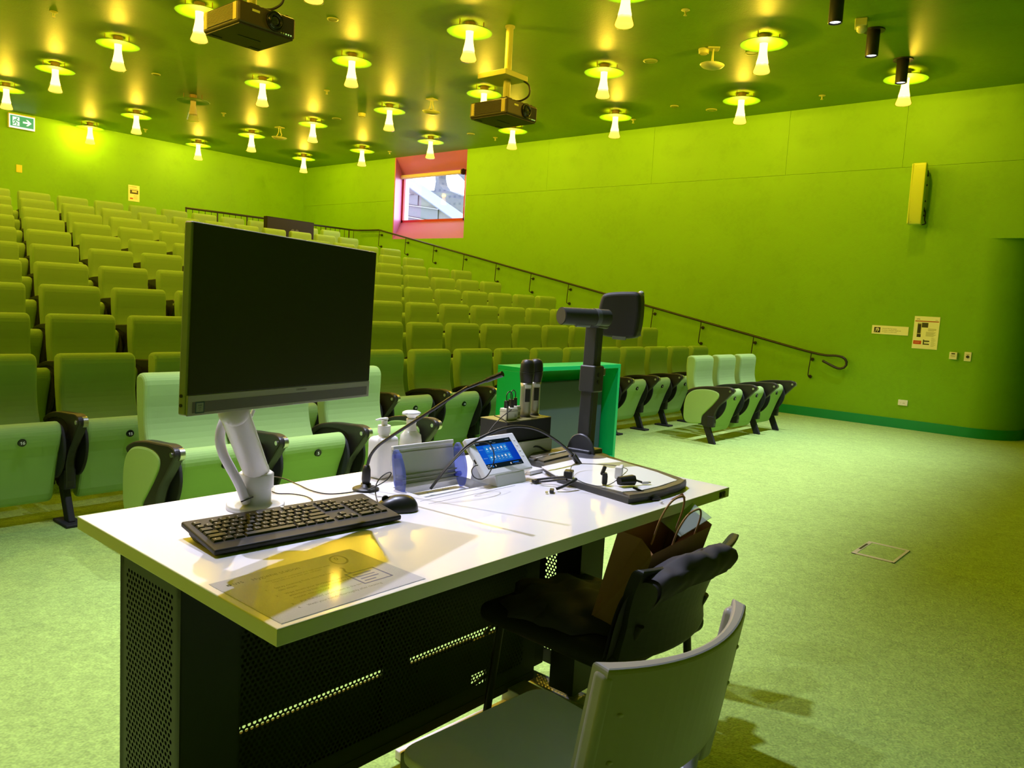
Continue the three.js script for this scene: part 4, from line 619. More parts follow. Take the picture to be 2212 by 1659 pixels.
// ---------------------------------------------------------------- pump bottles
{
  const b1 = D(826, 1030), t = thing('pump_bottle', 'white square shouldered hand pump bottle beside the microphone', 'bottle', b1, 0.1);
  mesh('body', rbox(0.082, 0.122, 0.060, 0.016, 0, 0.061, 0, 0, 0, 0, 4), mWhite, t); mesh('collar', [cyl(0.015, 0.016, 0.012, 0, 0.126, 0), cyl(0.0185, 0.0185, 0.022, 0, 0.142, 0)], mWhite, t);
  const p = mesh('pump', [cyl(0.009, 0.009, 0.016, 0, 0.160, 0), rbox(0.030, 0.007, 0.014, 0.003, -0.004, 0.172, 0), rbox(0.02, 0.004, 0.008, 0.0015, -0.024, 0.1725, 0, 0, 0, 0.1)], mWhiteGloss, t); mesh('label', rbox(0.03, 0.05, 0.001, 0.0003, 0.016, 0.062, 0.0302), M([0.68, 0.68, 0.70], 0.4), t);
  const b2 = D(884, 1019), s = thing('foam_pump_bottle', 'clear round foam soap pump bottle behind the cable box lid', 'bottle', b2, 0.1);
  mesh('body', lathe([[0, 0.001], [0.030, 0.002], [0.034, 0.008], [0.034, 0.095], [0.031, 0.115], [0.022, 0.124], [0.016, 0.130], [0, 0.130]], 32), M([0.80, 0.80, 0.78], 0.12, { transmission: 0.35, thickness: 0 }), s);
  mesh('collar', [cyl(0.014, 0.018, 0.028, 0, 0.140, 0), cyl(0.0155, 0.0155, 0.012, 0, 0.157, 0)], mWhiteGloss, s);
  mesh('pump', [lathe([[0, 0.163], [0.010, 0.163], [0.016, 0.172], [0.026, 0.178], [0.028, 0.183], [0.020, 0.187], [0, 0.188]], 24), rbox(0.02, 0.006, 0.014, 0.002, -0.026, 0.181, 0)], mWhiteGloss, s); mesh('label', at(new THREE.CylinderGeometry(0.0345, 0.0345, 0.05, 20, 1, true, 0.2, 1.4), 0, 0.055, 0), M([0.05, 0.25, 0.16], 0.4, { side: THREE.DoubleSide }), s);
}
// ---------------------------------------------------------------- touch panel
{
  const w = 0.212, h = 0.132, A = V(1.61, 0.8688, -1.4487), tilt = 0.758, t = thing('touch_panel', 'white tilted touch control panel showing a blue menu screen', 'touch panel', [A.x, DY, A.z], -0.007);
  const ui = canvas(640, 384, (g, W0, H0) => {
    g.fillStyle = '#0b1424'; g.fillRect(0, 0, W0, H0); const gr = g.createLinearGradient(0, 60, W0, 320); gr.addColorStop(0, '#0b55d8'); gr.addColorStop(0.5, '#0a63cf'); gr.addColorStop(1, '#0632b4'); g.fillStyle = gr; g.fillRect(0, 64, W0, 256);
    g.fillStyle = 'rgba(70,160,225,0.45)'; g.fillRect(110, 78, 400, 104); g.fillRect(110, 194, 400, 104); g.fillStyle = '#bcd9f5'; g.font = '15px sans-serif'; g.fillText('Room', 260, 30); g.fillText('Sources', 300, 54); g.fillText('Monday', 20, 36); g.fillText('DISPLAY A', 18, 126); g.fillText('DISPLAY B', 18, 246); g.fillText('10:24 AM', 540, 30);
    for (let r = 0; r < 2; r++) for (let k = 0; k < 6; k++) { const x = 126 + k * 64, y = 90 + r * 116; g.fillStyle = k === 0 || k === 5 ? '#1b8be0' : 'rgba(30,110,190,0.5)'; g.fillRect(x, y, 54, 80); g.fillStyle = '#eef6ff'; if (k % 3 === 0) { g.fillRect(x + 16, y + 26, 24, 16); g.fillRect(x + 22, y + 18, 12, 8); } else if (k % 3 === 1) g.fillRect(x + 15, y + 14, 26, 30); else { g.beginPath(); g.arc(x + 28, y + 30, 14, 0, 7); g.fill(); g.fillStyle = '#1564b4'; g.beginPath(); g.arc(x + 28, y + 28, 8, 0, 7); g.fill(); } g.fillStyle = '#cfe4f8'; g.fillRect(x + 12, y + 60, 30, 4); }
    g.strokeStyle = '#e8e8e8'; g.lineWidth = 5; g.beginPath(); g.arc(34, 352, 17, 0, 7); g.stroke(); g.fillStyle = '#2a86e8'; g.fillRect(66, 334, 48, 34); g.fillStyle = '#e8e8e8'; g.fillRect(76, 344, 24, 14); g.fillRect(150, 340, 10, 22); g.beginPath(); g.moveTo(410, 346); g.lineTo(420, 346); g.lineTo(432, 336); g.lineTo(432, 370); g.lineTo(420, 360); g.lineTo(410, 360); g.fill(); g.fillStyle = '#1668d8'; g.fillRect(460, 340, 110, 14); g.fillStyle = '#8a949c'; g.fillRect(480, 366, 130, 3);
  });
  const oy = A.y - DY, K = g => at(at(g, w / 2, h / 2, 0), 0, 0, 0, -tilt).translate(0, oy, 0);
  mesh('housing', K(rbox(w, h, 0.018, 0.005, 0, 0, -0.009, 0, 0, 0, 3)), mWhiteGloss, t);
  const sc = mesh('screen', K(at(card(0.158, 0.095), -0.002, 0.003, 0.0004)), M([0.02, 0.02, 0.02], 0.12, { map: ui, emissive: new THREE.Color(1, 1, 1), emissiveMap: ui, emissiveIntensity: 0.75 }), t);
  for (let k = 0; k < 4; k++) mesh('button', K(at(cyl(0.0042, 0.0042, 0.001, 0, 0, 0, Math.PI / 2, 0, 0, 14), 0.091, 0.040 - k * 0.019, 0.0004)), M([0.9, 0.9, 0.9], 0.3), t);
  mesh('side_port', K(rbox(0.001, 0.014, 0.006, 0.0003, -w / 2, -0.01, -0.008)), mBlack, t);
  mesh('stand', [at(sideways([[0.01, 0.0], [0.0, 0.030], [-0.085, 0.115], [-0.10, 0.0]], 0.13, 0.004, 2), w / 2, 0, 0)], mWhite, t);
  const l = new THREE.RectAreaLight(new THREE.Color().setRGB(0.1, 0.35, 1.0), 0.5, 0.158, 0.095); const c = new THREE.Object3D(); l.position.copy(V(w / 2 - 0.002, h / 2 + 0.003, 0.002).applyEuler(new THREE.Euler(-tilt, 0, 0)).add(V(0, oy, 0))); l.rotation.set(-tilt, 0, 0); l.rotateY(Math.PI); l.name = 'screen_light'; t.add(l);
}
// ---------------------------------------------------------------- charger box with two hand microphones and two receivers
{
  const yb = 0.906, c = V(2.035, DY, -1.69), t = thing('charger_plinth', 'low white box on the desk carrying the black charger', 'box', [c.x, DY, c.z], 0.0);
  mesh('body', rbox(0.215, 0.070, 0.13, 0.004, 0, 0.035, 0), M([0.52, 0.52, 0.36], 0.5), t); mesh('lid', rbox(0.219, 0.008, 0.134, 0.002, 0, 0.066, 0), M([0.48, 0.48, 0.34], 0.5), t);
  const k = thing('microphone_charger', 'black charger box holding two wireless hand microphones', 'charger', [c.x - 0.01, yb, c.z - 0.005], 0.0);
  mesh('body', rbox(0.235, 0.068, 0.12, 0.003, 0, 0.034, 0), mBlackMatte, k); mesh('top_plate', rbox(0.235, 0.003, 0.12, 0.001, 0, 0.0685, 0), M([0.20, 0.18, 0.06], 0.4), k); mesh('well', [cyl(0.024, 0.024, 0.002, 0.032, 0.0705, 0.009), cyl(0.024, 0.024, 0.002, 0.094, 0.0705, -0.003)], mBlack, k);
  const mMic = M([0.46, 0.44, 0.34], 0.35, { m: 0.6 });
  [[c.x + 0.022, c.z + 0.004, 'left one nearer the receivers'], [c.x + 0.084, c.z - 0.008, 'nearer the document camera column']].forEach(([x, z, w]) => {
    const m = thing('hand_microphone', `silver wireless hand microphone with a black head, ${w === 'left one nearer the receivers' ? 'beside the small receivers' : 'beside the document camera column'}`, 'microphone', [x, yb + 0.071, z], 0.0);
    mesh('body', lathe([[0, 0], [0.019, 0], [0.0195, 0.02], [0.0195, 0.10], [0.021, 0.118], [0, 0.118]], 28), mMic, m);
    mesh('head', lathe([[0.021, 0.116], [0.024, 0.134], [0.0255, 0.148], [0.024, 0.153], [0.0255, 0.157], [0.0235, 0.180], [0.019, 0.192], [0.010, 0.196], [0, 0.197]], 28), mBlack, m);
    mesh('ring', new THREE.TorusGeometry(0.0248, 0.0012, 8, 28).rotateX(Math.PI / 2).translate(0, 0.152, 0), mBlackGloss, m);
    const dsp = mesh('display', rbox(0.019, 0.044, 0.004, 0.001, -0.004, 0.074, 0.0185), mBlack, m); dsp.rotation.y = -0.35; const lb = mesh('label', rbox(0.024, 0.011, 0.003, 0.0005, -0.004, 0.105, 0.0195), mWhite, m); lb.rotation.y = -0.35;
  });
  [[c.x - 0.088, c.z + 0.025, 0.0, 'pale receiver box with a stub aerial at the charger end'], [c.x - 0.040, c.z + 0.0, 0.1, 'pale receiver box beside the hand microphones']].forEach(([x, z, r, lab]) => {
    const m = thing('receiver', lab, 'receiver', [x, yb + 0.0702, z], r);
    mesh('case', rbox(0.058, 0.040, 0.03, 0.003, 0, 0.020, 0), M([0.62, 0.60, 0.48], 0.45), m); mesh('trim', [rbox(0.059, 0.003, 0.031, 0.001, 0, 0.030, 0), box(0.010, 0.010, 0.001, 0.018, 0.014, 0.0156)], M([0.3, 0.29, 0.22], 0.5), m);
    mesh('aerial', [rbox(0.014, 0.026, 0.012, 0.003, -0.014, 0.052, 0), cyl(0.006, 0.007, 0.028, 0.014, 0.053, 0)], mBlack, m);
    mesh('cable', tube([V(0.014, 0.066, 0), V(0.012, 0.085, 0), V(-0.002, 0.094, 0), V(-0.014, 0.085, 0), V(-0.018, 0.06, 0.005), V(-0.03, 0.03, 0.02), V(-0.034, 0.004, 0.025)], 0.0018, 40, 6), mBlack, m);
  });
  const wl = thing('thin_cable', 'thin dark cable trailing from the receivers down to the touch panel', 'cable'); const pz = c.z + 0.06, q = (a, b) => onZ(a, b, pz);
  mesh('strand', [tube([[1105, 885], [1085, 900], [1070, 915], [1058, 930], [1048, 945]].map(p => q(...p)), 0.0016, 40, 6), tube([[1068, 898], [1085, 905], [1100, 915], [1118, 918]].map(p => q(...p)), 0.0014, 30, 6)], mBlack, wl);
}
// ---------------------------------------------------------------- document camera
{
  const y1 = DY + 0.022, P2 = (a, b, y = y1) => { const p = onY(a, b, y); return [p.x, -p.z]; };
  const t = thing('document_camera', 'dark document camera with a tall column and white working plate on the desk', 'document camera');
  const mDC = M([0.042, 0.042, 0.040], 0.5), mDCb = M([0.10, 0.085, 0.055], 0.5);
  const plate = (pts, y0, hgt, b = 0.003) => { const g = new THREE.ExtrudeGeometry(shape(pts), { depth: hgt - 2 * b, bevelEnabled: true, bevelThickness: b, bevelSize: b, bevelOffset: -b, bevelSegments: 2 }); g.rotateX(-Math.PI / 2); return g.translate(0, y0 + b, 0); };
  const outline = [[1358, 1072], [1400, 1066], [1440, 1056], [1470, 1046], [1483, 1037], [1470, 1030], [1420, 1013], [1360, 997], [1320, 984], [1292, 972], [1262, 965], [1215, 963], [1150, 980], [1140, 988], [1170, 1000], [1205, 1027], [1250, 1040], [1300, 1055]].map(p => P2(...p));
  mesh('base', plate(outline, DY, 0.020), mDC, t);
  const white = [[1345, 1062], [1385, 1059], [1424, 1050], [1463, 1037], [1420, 1020], [1360, 1002], [1295, 984], [1250, 990], [1170, 1008], [1200, 1026], [1240, 1037], [1290, 1049]].map(p => P2(...p, y1));
  mesh('working_plate', plate(white, DY + 0.0185, 0.004, 0.001), mWhiteGloss, t);
  mesh('front_rim', plate([[1346, 1066], [1388, 1063], [1432, 1052], [1468, 1038], [1482, 1038], [1470, 1047], [1440, 1057], [1400, 1067], [1360, 1072.5]].map(p => P2(...p)), DY + 0.014, 0.012, 0.002), mDCb, t);
  const rear = mesh('control_bar', plate([[1143, 987], [1152, 980], [1218, 966], [1240, 972], [1245, 981], [1175, 998]].map(p => P2(...p)), DY + 0.016, 0.010, 0.002), mDCb, t);
  const lt = canvas(512, 64, (g, a, b) => { g.fillStyle = '#5a5140'; g.fillRect(0, 0, a, b); g.fillStyle = '#e8e4d8'; g.font = 'bold 44px sans-serif'; g.fillText('WolfVision', 120, 48); });
  { const a = onY(1150, 991, DY + 0.027), b = onY(1182, 983, DY + 0.027), g = card(a.distanceTo(b), 0.012); g.rotateX(-Math.PI / 2); const m = mesh('lettering', g, M([1, 1, 1], 0.5, { map: lt }), rear); m.position.copy(a.clone().lerp(b, 0.5)); m.rotation.y = -Math.atan2(b.z - a.z, b.x - a.x); }
  { const a = onY(1186, 982, DY + 0.028), b = onY(1222, 974, DY + 0.028), m = mesh('paper_slot', [rod(a, b, 0.0028, 6)], mWhite, rear); }
  // column, slightly leaning
  const cb = onY(1263, 978, DY + 0.02), lean = g => g.applyMatrix4(new THREE.Matrix4().makeRotationZ(-0.03)).applyMatrix4(new THREE.Matrix4().makeRotationY(0.12)).translate(cb.x, cb.y, cb.z);
  const colH = 0.490;
  const col = mesh('column', [lean(rbox(0.052, colH, 0.044, 0.004, 0, colH / 2, 0)), lean(rbox(0.004, colH - 0.01, 0.047, 0.001, -0.012, colH / 2, 0))], mDC, t);
  mesh('screw', [lean(cyl(0.003, 0.003, 0.002, 0.012, colH - 0.05, 0.0225, Math.PI / 2, 0, 0, 10)), lean(cyl(0.003, 0.003, 0.002, 0.012, 0.04, 0.0225, Math.PI / 2, 0, 0, 10))], mBlack, col);
  mesh('foot', [lean(sideways(smooth([[0.05, 0], [0.045, 0.03], [0.02, 0.062], [-0.01, 0.070], [-0.04, 0.055], [-0.055, 0.0]], 30), 0.012, 0.003, 1).translate(-0.034, 0, 0.005)), lean(rbox(0.10, 0.02, 0.09, 0.006, 0.0, 0.008, 0)), lean(lathe([[0, -0.012], [0.085, -0.012], [0.08, 0.002], [0, 0.008]], 30).translate(-0.03, 0, 0.02))], M([0.055, 0.055, 0.062], 0.45), t);
  const slide = mesh('slide_block', [lean(rbox(0.072, 0.092, 0.060, 0.007, 0, 0.262, 0.003, 0, 0, 0, 3))], mDC, t);
  mesh('knob', [lean(cyl(0.008, 0.008, 0.004, -0.006, 0.277, 0.034, Math.PI / 2)), lean(cyl(0.008, 0.008, 0.004, -0.006, 0.252, 0.034, Math.PI / 2))], mBlack, slide);
  mesh('hook', [lean(tube([V(0.03, 0.302, 0.0), V(0.055, 0.304, 0), V(0.066, 0.292, 0), V(0.070, 0.272, 0)], 0.007, 20, 10)), lean(rbox(0.03, 0.028, 0.03, 0.006, 0.070, 0.284, 0.0))], M([0.16, 0.16, 0.10], 0.4), slide);
  // horizontal camera barrel
  const ax = V(-0.93, 0.0, -0.30).normalize(), T0 = cb.clone().add(V(0.006, 0.474, 0.034)), along = k => T0.clone().addScaledVector(ax, k);
  const brl = mesh('camera_barrel', [rod(along(-0.02), along(0.172), 0.029, 28), lean(rbox(0.09, 0.062, 0.05, 0.01, 0.012, 0.468, 0.006))], mDC, t);
  mesh('end_cap', rod(along(0.171), along(0.1745), 0.0268, 28), M([0.062, 0.055, 0.045], 0.5), brl);
  mesh('swivel', rod(along(0.022), along(0.040), 0.0305, 28), M([0.10, 0.105, 0.11], 0.45), brl);
  mesh('lens_hood', rod(along(0.06).add(V(0, -0.026, 0.004)), along(0.115).add(V(0, -0.026, 0.004)), 0.009, 12), M([0.18, 0.2, 0.18], 0.3), brl);
  // big lamp head, a padded rounded box
  const hw = 0.150, hh = 0.165, hd = 0.060, hp = [[-hw * 0.5, -hh * 0.36], [-hw * 0.43, -hh * 0.46], [-hw * 0.3, -hh * 0.5], [hw * 0.38, -hh * 0.5], [hw * 0.48, -hh * 0.44], [hw * 0.5, hh * 0.42], [hw * 0.42, hh * 0.5], [hw * 0.2, hh * 0.505], [-hw * 0.36, hh * 0.43], [-hw * 0.44, hh * 0.36]];
  const hg = new THREE.ExtrudeGeometry(shape(smooth(hp, 60)), { depth: hd, bevelEnabled: true, bevelThickness: 0.014, bevelSize: 0.014, bevelOffset: -0.014, bevelSegments: 4 }); hg.translate(0, 0, -hd / 2);
  const hc = onPlane(1340, 679, cb.clone().add(V(0.06, 0, -0.02)), V(0, 0, 1)).sub(cb), place = g => g.applyMatrix4(new THREE.Matrix4().makeRotationFromEuler(new THREE.Euler(0, -1.22, -0.02, 'YXZ'))).translate(hc.x + cb.x, hc.y + cb.y, hc.z + cb.z);
  const head = mesh('lamp_head', place(hg), M([0.030, 0.028, 0.026], 0.6), t);
  mesh('vent_slot', [0, 1, 2, 3, 4].map(k => place(box(0.004, 0.0018, 0.05, hw / 2 - 0.0004, -0.055 + k * 0.028, 0))), mBlack, head);
  mesh('edge_trim', [place(rbox(0.004, 0.15, 0.006, 0.001, hw / 2 - 0.003, 0, -0.040)), place(sph(0.012, hw / 2 - 0.012, hh / 2 - 0.004, -0.03))], M([0.45, 0.46, 0.40], 0.35), head);
  mesh('latch', place(sideways([[0.03, -0.01], [0.034, 0.008], [0.042, 0.008], [0.042, -0.012]], 0.05, 0.001, 1).translate(0.012, -hh / 2 + 0.004, 0.0)), M([0.22, 0.24, 0.22], 0.35), head);
}
// ---------------------------------------------------------------- cables and adapters on the desk
{
  const mC = M([0.016, 0.015, 0.014], 0.4), mCw = M([0.72, 0.71, 0.70], 0.4);
  const A = D(932, 1053), B = D(1246, 1016), n = V(-(B.z - A.z), 0, B.x - A.x).normalize(), q = p => onPlane(p[0], p[1], A, n);
  const t = thing('adapter_cable', 'thick black cable arching over the touch panel to the adapters', 'cable');
  mesh('cable', tube([[930, 1056], [945, 1036], [965, 1010], [990, 982], [1010, 962], [1050, 940], [1085, 926], [1120, 921], [1160, 928], [1195, 947], [1222, 968], [1238, 983]].map(q), 0.0042, 90, 10), mC, t);
  mesh('ferrite', rod(q([1237, 982]), q([1252, 1004]), 0.0095, 16), mC, t);
  mesh('wire', [tube([[1251, 1004], [1255, 1014], [1255, 1026], [1250, 1036]].map(q), 0.0018, 20, 6), tube([[1249, 1004], [1252, 1014], [1251, 1026], [1246, 1034]].map(q), 0.0018, 20, 6)], mAlu, t);
  const pl = V(1.66, 0.85, -1.432), nz = V(0, 0, 1), u = p => onPlane(p[0], p[1], pl, nz);
  const c2 = thing('loop_cable', 'thin black cable looping in front of the touch panel', 'cable');
  mesh('strand', tube([[935, 1052], [958, 1020], [985, 990], [1008, 968], [1030, 956], [1048, 955], [1060, 962], [1067, 980], [1066, 1000], [1058, 1020], [1046, 1033], [1033, 1035], [1022, 1028], [1019, 1016], [1025, 1007], [1032, 1005]].map(u).map(p => { p.y = Math.max(p.y, DY + 0.003); return p; }), 0.0017, 120, 6), mC, c2);
  const flat = (pts, h = 0.003) => pts.map(p => D(p[0], p[1], DY + (p[2] ?? h)));
  const c3 = thing('keyboard_cable', 'thin black cable looped around the monitor arm base and across the desk', 'cable');
  mesh('strand', [tube(flat([[622, 1097], [640, 1091], [668, 1086], [675, 1081], [660, 1072], [630, 1067], [600, 1066], [588, 1062]]), 0.0018, 60, 6), tube(flat([[521, 1084, 0.03], [545, 1074, 0.035], [572, 1060, 0.03], [588, 1046, 0.02], [588, 1037, 0.014], [578, 1034, 0.008], [588, 1030, 0.004], [610, 1033], [640, 1045], [680, 1062], [710, 1067], [745, 1065], [775, 1060], [790, 1055]]), 0.0018, 90, 6)], mC, c3);
  const mb = D(812, 1078), c4 = thing('mouse_cable', 'thin black mouse cable rising in a loop beside the microphone base', 'cable'), v = p => onPlane(p[0], p[1], mb, V(-0.3, 0, 1).normalize());
  mesh('strand', tube([...flat([[822, 1092], [815, 1082, 0.004]]), ...[[811, 1062], [813, 1046], [822, 1032], [838, 1021], [845, 1021], [840, 1032], [826, 1043], [808, 1052], [794, 1058]].map(v)].map(p => { p.y = Math.max(p.y, DY + 0.002); return p; }), 0.0016, 80, 6), mC, c4);
  const c5 = thing('power_cable', 'short black cable hump between the touch panel and the document camera', 'cable'), pz = D(1140, 995), w5 = p => onPlane(p[0], p[1], pz, V(-0.2, 0, 1).normalize());
  mesh('strand', tube([[1136, 982], [1142, 972], [1152, 965], [1164, 965], [1178, 972], [1194, 981]].map(w5).map(p => { p.y = Math.max(p.y, DY + 0.02); return p; }), 0.0032, 40, 8), mC, c5);
  // adapter bunch
  const T = 0.024;
  const hub = D(1228, 1032, DY + T), h = thing('adapter_hub', 'black video adapter block with short leads on the document camera edge', 'adapter', [hub.x, hub.y, hub.z], 0.5);
  mesh('block', rbox(0.038, 0.022, 0.026, 0.003, 0, 0.011, 0), mC, h); mesh('contact', box(0.022, 0.007, 0.001, 0, 0.014, 0.0135), mCw, h);
  const world = (pts) => pts.map(p => { const o = D(p[0], p[1], DY + p[2]); return h.worldToLocal(o); }); h.updateMatrixWorld(true);
  mesh('lead', [tube(world([[1222, 1030, 0.03], [1195, 1032, 0.02], [1160, 1036, 0.012]]), 0.0034, 24, 8), tube(world([[1224, 1036, 0.03], [1195, 1038, 0.018], [1165, 1041, 0.01]]), 0.0034, 24, 8), tube(world([[1245, 1035, 0.03], [1222, 1048, 0.018], [1202, 1056, 0.008]]), 0.0045, 24, 8)], mC, h);
  mesh('plug', [...world([[1158, 1039, 0.007]]).map(p => rbox(0.026, 0.010, 0.016, 0.002, p.x, p.y, p.z, 0, -0.5)), ...world([[1192, 1060, 0.006]]).map(p => rbox(0.026, 0.009, 0.012, 0.002, p.x, p.y, p.z, 0, 0.1))], mC, h);
  mesh('plug_tip', [...world([[1148, 1040, 0.006]]).map(p => rbox(0.010, 0.004, 0.009, 0.001, p.x, p.y, p.z, 0, -0.5)), ...world([[1181, 1063, 0.005]]).map(p => rbox(0.010, 0.004, 0.008, 0.001, p.x, p.y, p.z, 0, 0.1))], M([0.55, 0.48, 0.25], 0.35, { m: 0.7 }), h);
  const dg = D(1305, 1047, DY + T), d1 = thing('standing_adapter', 'small black adapter standing upright on the white plate', 'adapter', dg, 0.7);
  mesh('body', [rbox(0.020, 0.034, 0.014, 0.003, 0, 0.018, 0), rbox(0.015, 0.028, 0.010, 0.003, 0.006, 0.040, -0.004, 0.3)], mC, d1); mesh('face', box(0.010, 0.020, 0.001, -0.002, 0.018, 0.0074), M([0.2, 0.2, 0.18], 0.4), d1);
  const ad = D(1352, 1050, DY + T), d2 = thing('display_adapter', 'faceted black display adapter with a plug lead lying on the white plate', 'adapter', ad, 0.55); d2.updateMatrixWorld(true);
  const wl = (pts) => pts.map(p => d2.worldToLocal(D(p[0], p[1], DY + p[2])));
  mesh('body', at(cyl(0.013, 0.016, 0.052, 0, 0, 0, 0, 0, Math.PI / 2, 6), 0.002, 0.016, 0, 0, -0.9), mC, d2);
  mesh('lead', tube(wl([[1368, 1053, 0.035], [1392, 1064, 0.022], [1410, 1073, 0.008]]), 0.0036, 20, 8), mC, d2);
  mesh('plug', [...wl([[1416, 1077, 0.006]]).map(p => rbox(0.030, 0.009, 0.012, 0.003, p.x, p.y, p.z, 0, -0.95))], mC, d2); mesh('plug_tip', wl([[1428, 1084, 0.005]]).map(p => rbox(0.008, 0.004, 0.009, 0.001, p.x, p.y, p.z, 0, -0.95)), mCw, d2);
  const wc = D(1393, 1046, DY + T), d3 = thing('white_lead', 'short white plug lead on the document camera plate', 'cable', wc, -0.5); mesh('plug', rbox(0.022, 0.008, 0.010, 0.002, 0, 0.005, 0), mCw, d3); mesh('tip', rbox(0.008, 0.004, 0.008, 0.001, 0.014, 0.005, 0), mSteel, d3); mesh('lead', tube([V(-0.01, 0.006, 0), V(-0.035, 0.014, 0.002), V(-0.06, 0.022, 0.0)], 0.003, 14, 8), mC, d3);
  const cu = D(1336, 1032, DY + T), d4 = thing('white_block', 'small white plastic block among the adapters', 'block', cu, 0.4); mesh('body', rbox(0.026, 0.034, 0.022, 0.003, 0, 0.017, 0), mCw, d4); mesh('tab', rbox(0.018, 0.012, 0.010, 0.002, 0.018, 0.030, 0.004), mCw, d4);
  const rg = thing('tether_wire', 'thin black tether wire ring joining the adapters', 'wire');
  const ring = [[1232, 1018, 0.05], [1236, 1006, 0.05], [1250, 1002, 0.045], [1290, 1003, 0.04], [1330, 1006, 0.04], [1352, 1012, 0.04], [1350, 1022, 0.05], [1338, 1032, 0.045], [1322, 1044, 0.03], [1300, 1050, 0.026], [1270, 1046, 0.026], [1246, 1036, 0.035]].map(p => D(p[0], p[1], DY + p[2]));
  mesh('wire', tube(ring, 0.0011, 120, 6), mC, rg);
  const bx = D(1150, 1022), d5 = thing('white_adapter', 'flat white power adapter lying below the touch panel', 'adapter', bx, 0.05); mesh('body', rbox(0.07, 0.014, 0.035, 0.004, 0, 0.007, 0), mWhiteGloss, d5); mesh('lead', tube([V(-0.035, 0.006, 0), V(-0.07, 0.004, 0.01), V(-0.12, 0.003, 0.008), V(-0.17, 0.003, -0.004)], 0.002, 24, 6), mCw, d5);
}
// ---------------------------------------------------------------- grey plastic chair
{
  const t = thing('plastic_chair', 'grey moulded plastic chair with a curved backrest drawn up to the desk', 'chair', [1.205, 0, -0.845], -0.073);
  const mG = M([0.38, 0.37, 0.38], 0.36), mSeat = M([0.70, 0.69, 0.72], 0.36), mLeg = M([0.26, 0.26, 0.25], 0.4, { m: 0.5 });
  // seat: shallow dish with rolled front
  const sh = new THREE.Shape(), w = 0.215, f = -0.255, b = 0.20, r = 0.05; sh.moveTo(-w + r, -f); sh.lineTo(w - r, -f); sh.quadraticCurveTo(w, -f, w, -f - r); sh.lineTo(w - 0.02, -b); sh.lineTo(-w + 0.02, -b); sh.lineTo(-w, -f - r); sh.quadraticCurveTo(-w, -f, -w + r, -f);
  const sg = new THREE.ExtrudeGeometry(sh, { depth: 0.008, bevelEnabled: true, bevelThickness: 0.006, bevelSize: 0.006, bevelOffset: -0.006, bevelSegments: 3, curveSegments: 8 }); sg.rotateX(-Math.PI / 2);
  mesh('seat', sg.translate(0, 0.436, 0), mSeat, t);
  mesh('seat_skirt', [rbox(0.41, 0.035, 0.012, 0.005, 0, 0.425, f + 0.008), rbox(0.012, 0.03, 0.42, 0.004, -w + 0.012, 0.425, -0.03), rbox(0.012, 0.03, 0.42, 0.004, w - 0.012, 0.425, -0.03)], M([0.18, 0.18, 0.17], 0.5), t);
  // backrest: crescent in plan, leaning back
  const cres = [], N = 18; for (let k = 0; k <= N; k++) { const u = -1 + 2 * k / N; cres.push([u * 0.222, 0.055 * (1 - u * u)]); } for (let k = N; k >= 0; k--) { const u = -1 + 2 * k / N; cres.push([u * 0.222, 0.055 * (1 - u * u) - 0.020 - 0.012 * u * u]); }
  const bg = new THREE.ExtrudeGeometry(shape(cres.map(p => [p[0], -p[1]])), { depth: 0.225, bevelEnabled: true, bevelThickness: 0.008, bevelSize: 0.006, bevelOffset: -0.006, bevelSegments: 3 }); bg.rotateX(-Math.PI / 2);
  const lean = g => at(g, 0, 0, 0, 0.16).translate(0.045, 0.45, 0.175);
  mesh('backrest', lean(bg.translate(0, 0.115, 0)), mG, t);
  for (const q of [-1, 1]) mesh('stile', lean(rbox(0.045, 0.34, 0.034, 0.012, q * 0.203, 0.17, -0.012)), mG, t);
  mesh('notch_ledge', [[-1, 0.26], [-1, 0.17], [1, 0.27], [1, 0.19]].map(([s, y]) => lean(rbox(0.045, 0.008, 0.018, 0.003, s * 0.170, y, 0.010, 0, 0, s * 0.2))), mG, t);
  for (const [x, z] of [[-0.19, -0.20], [0.19, -0.20]]) mesh('leg', rod(V(x, 0.43, z), V(x * 1.08, 0, z - 0.03), 0.0125, 14), mLeg, t);
  for (const x of [-0.2, 0.2]) mesh('leg', [tube([V(x, 0.60, 0.205), V(x, 0.47, 0.175), V(x, 0.38, 0.175), V(x * 1.06, 0, 0.27)], 0.0135, 24, 12)], mLeg, t);
  mesh('seat_frame', [rod(V(-0.19, 0.425, -0.2), V(-0.19, 0.425, 0.18), 0.0115), rod(V(0.19, 0.425, -0.2), V(0.19, 0.425, 0.18), 0.0115)], mLeg, t);
}
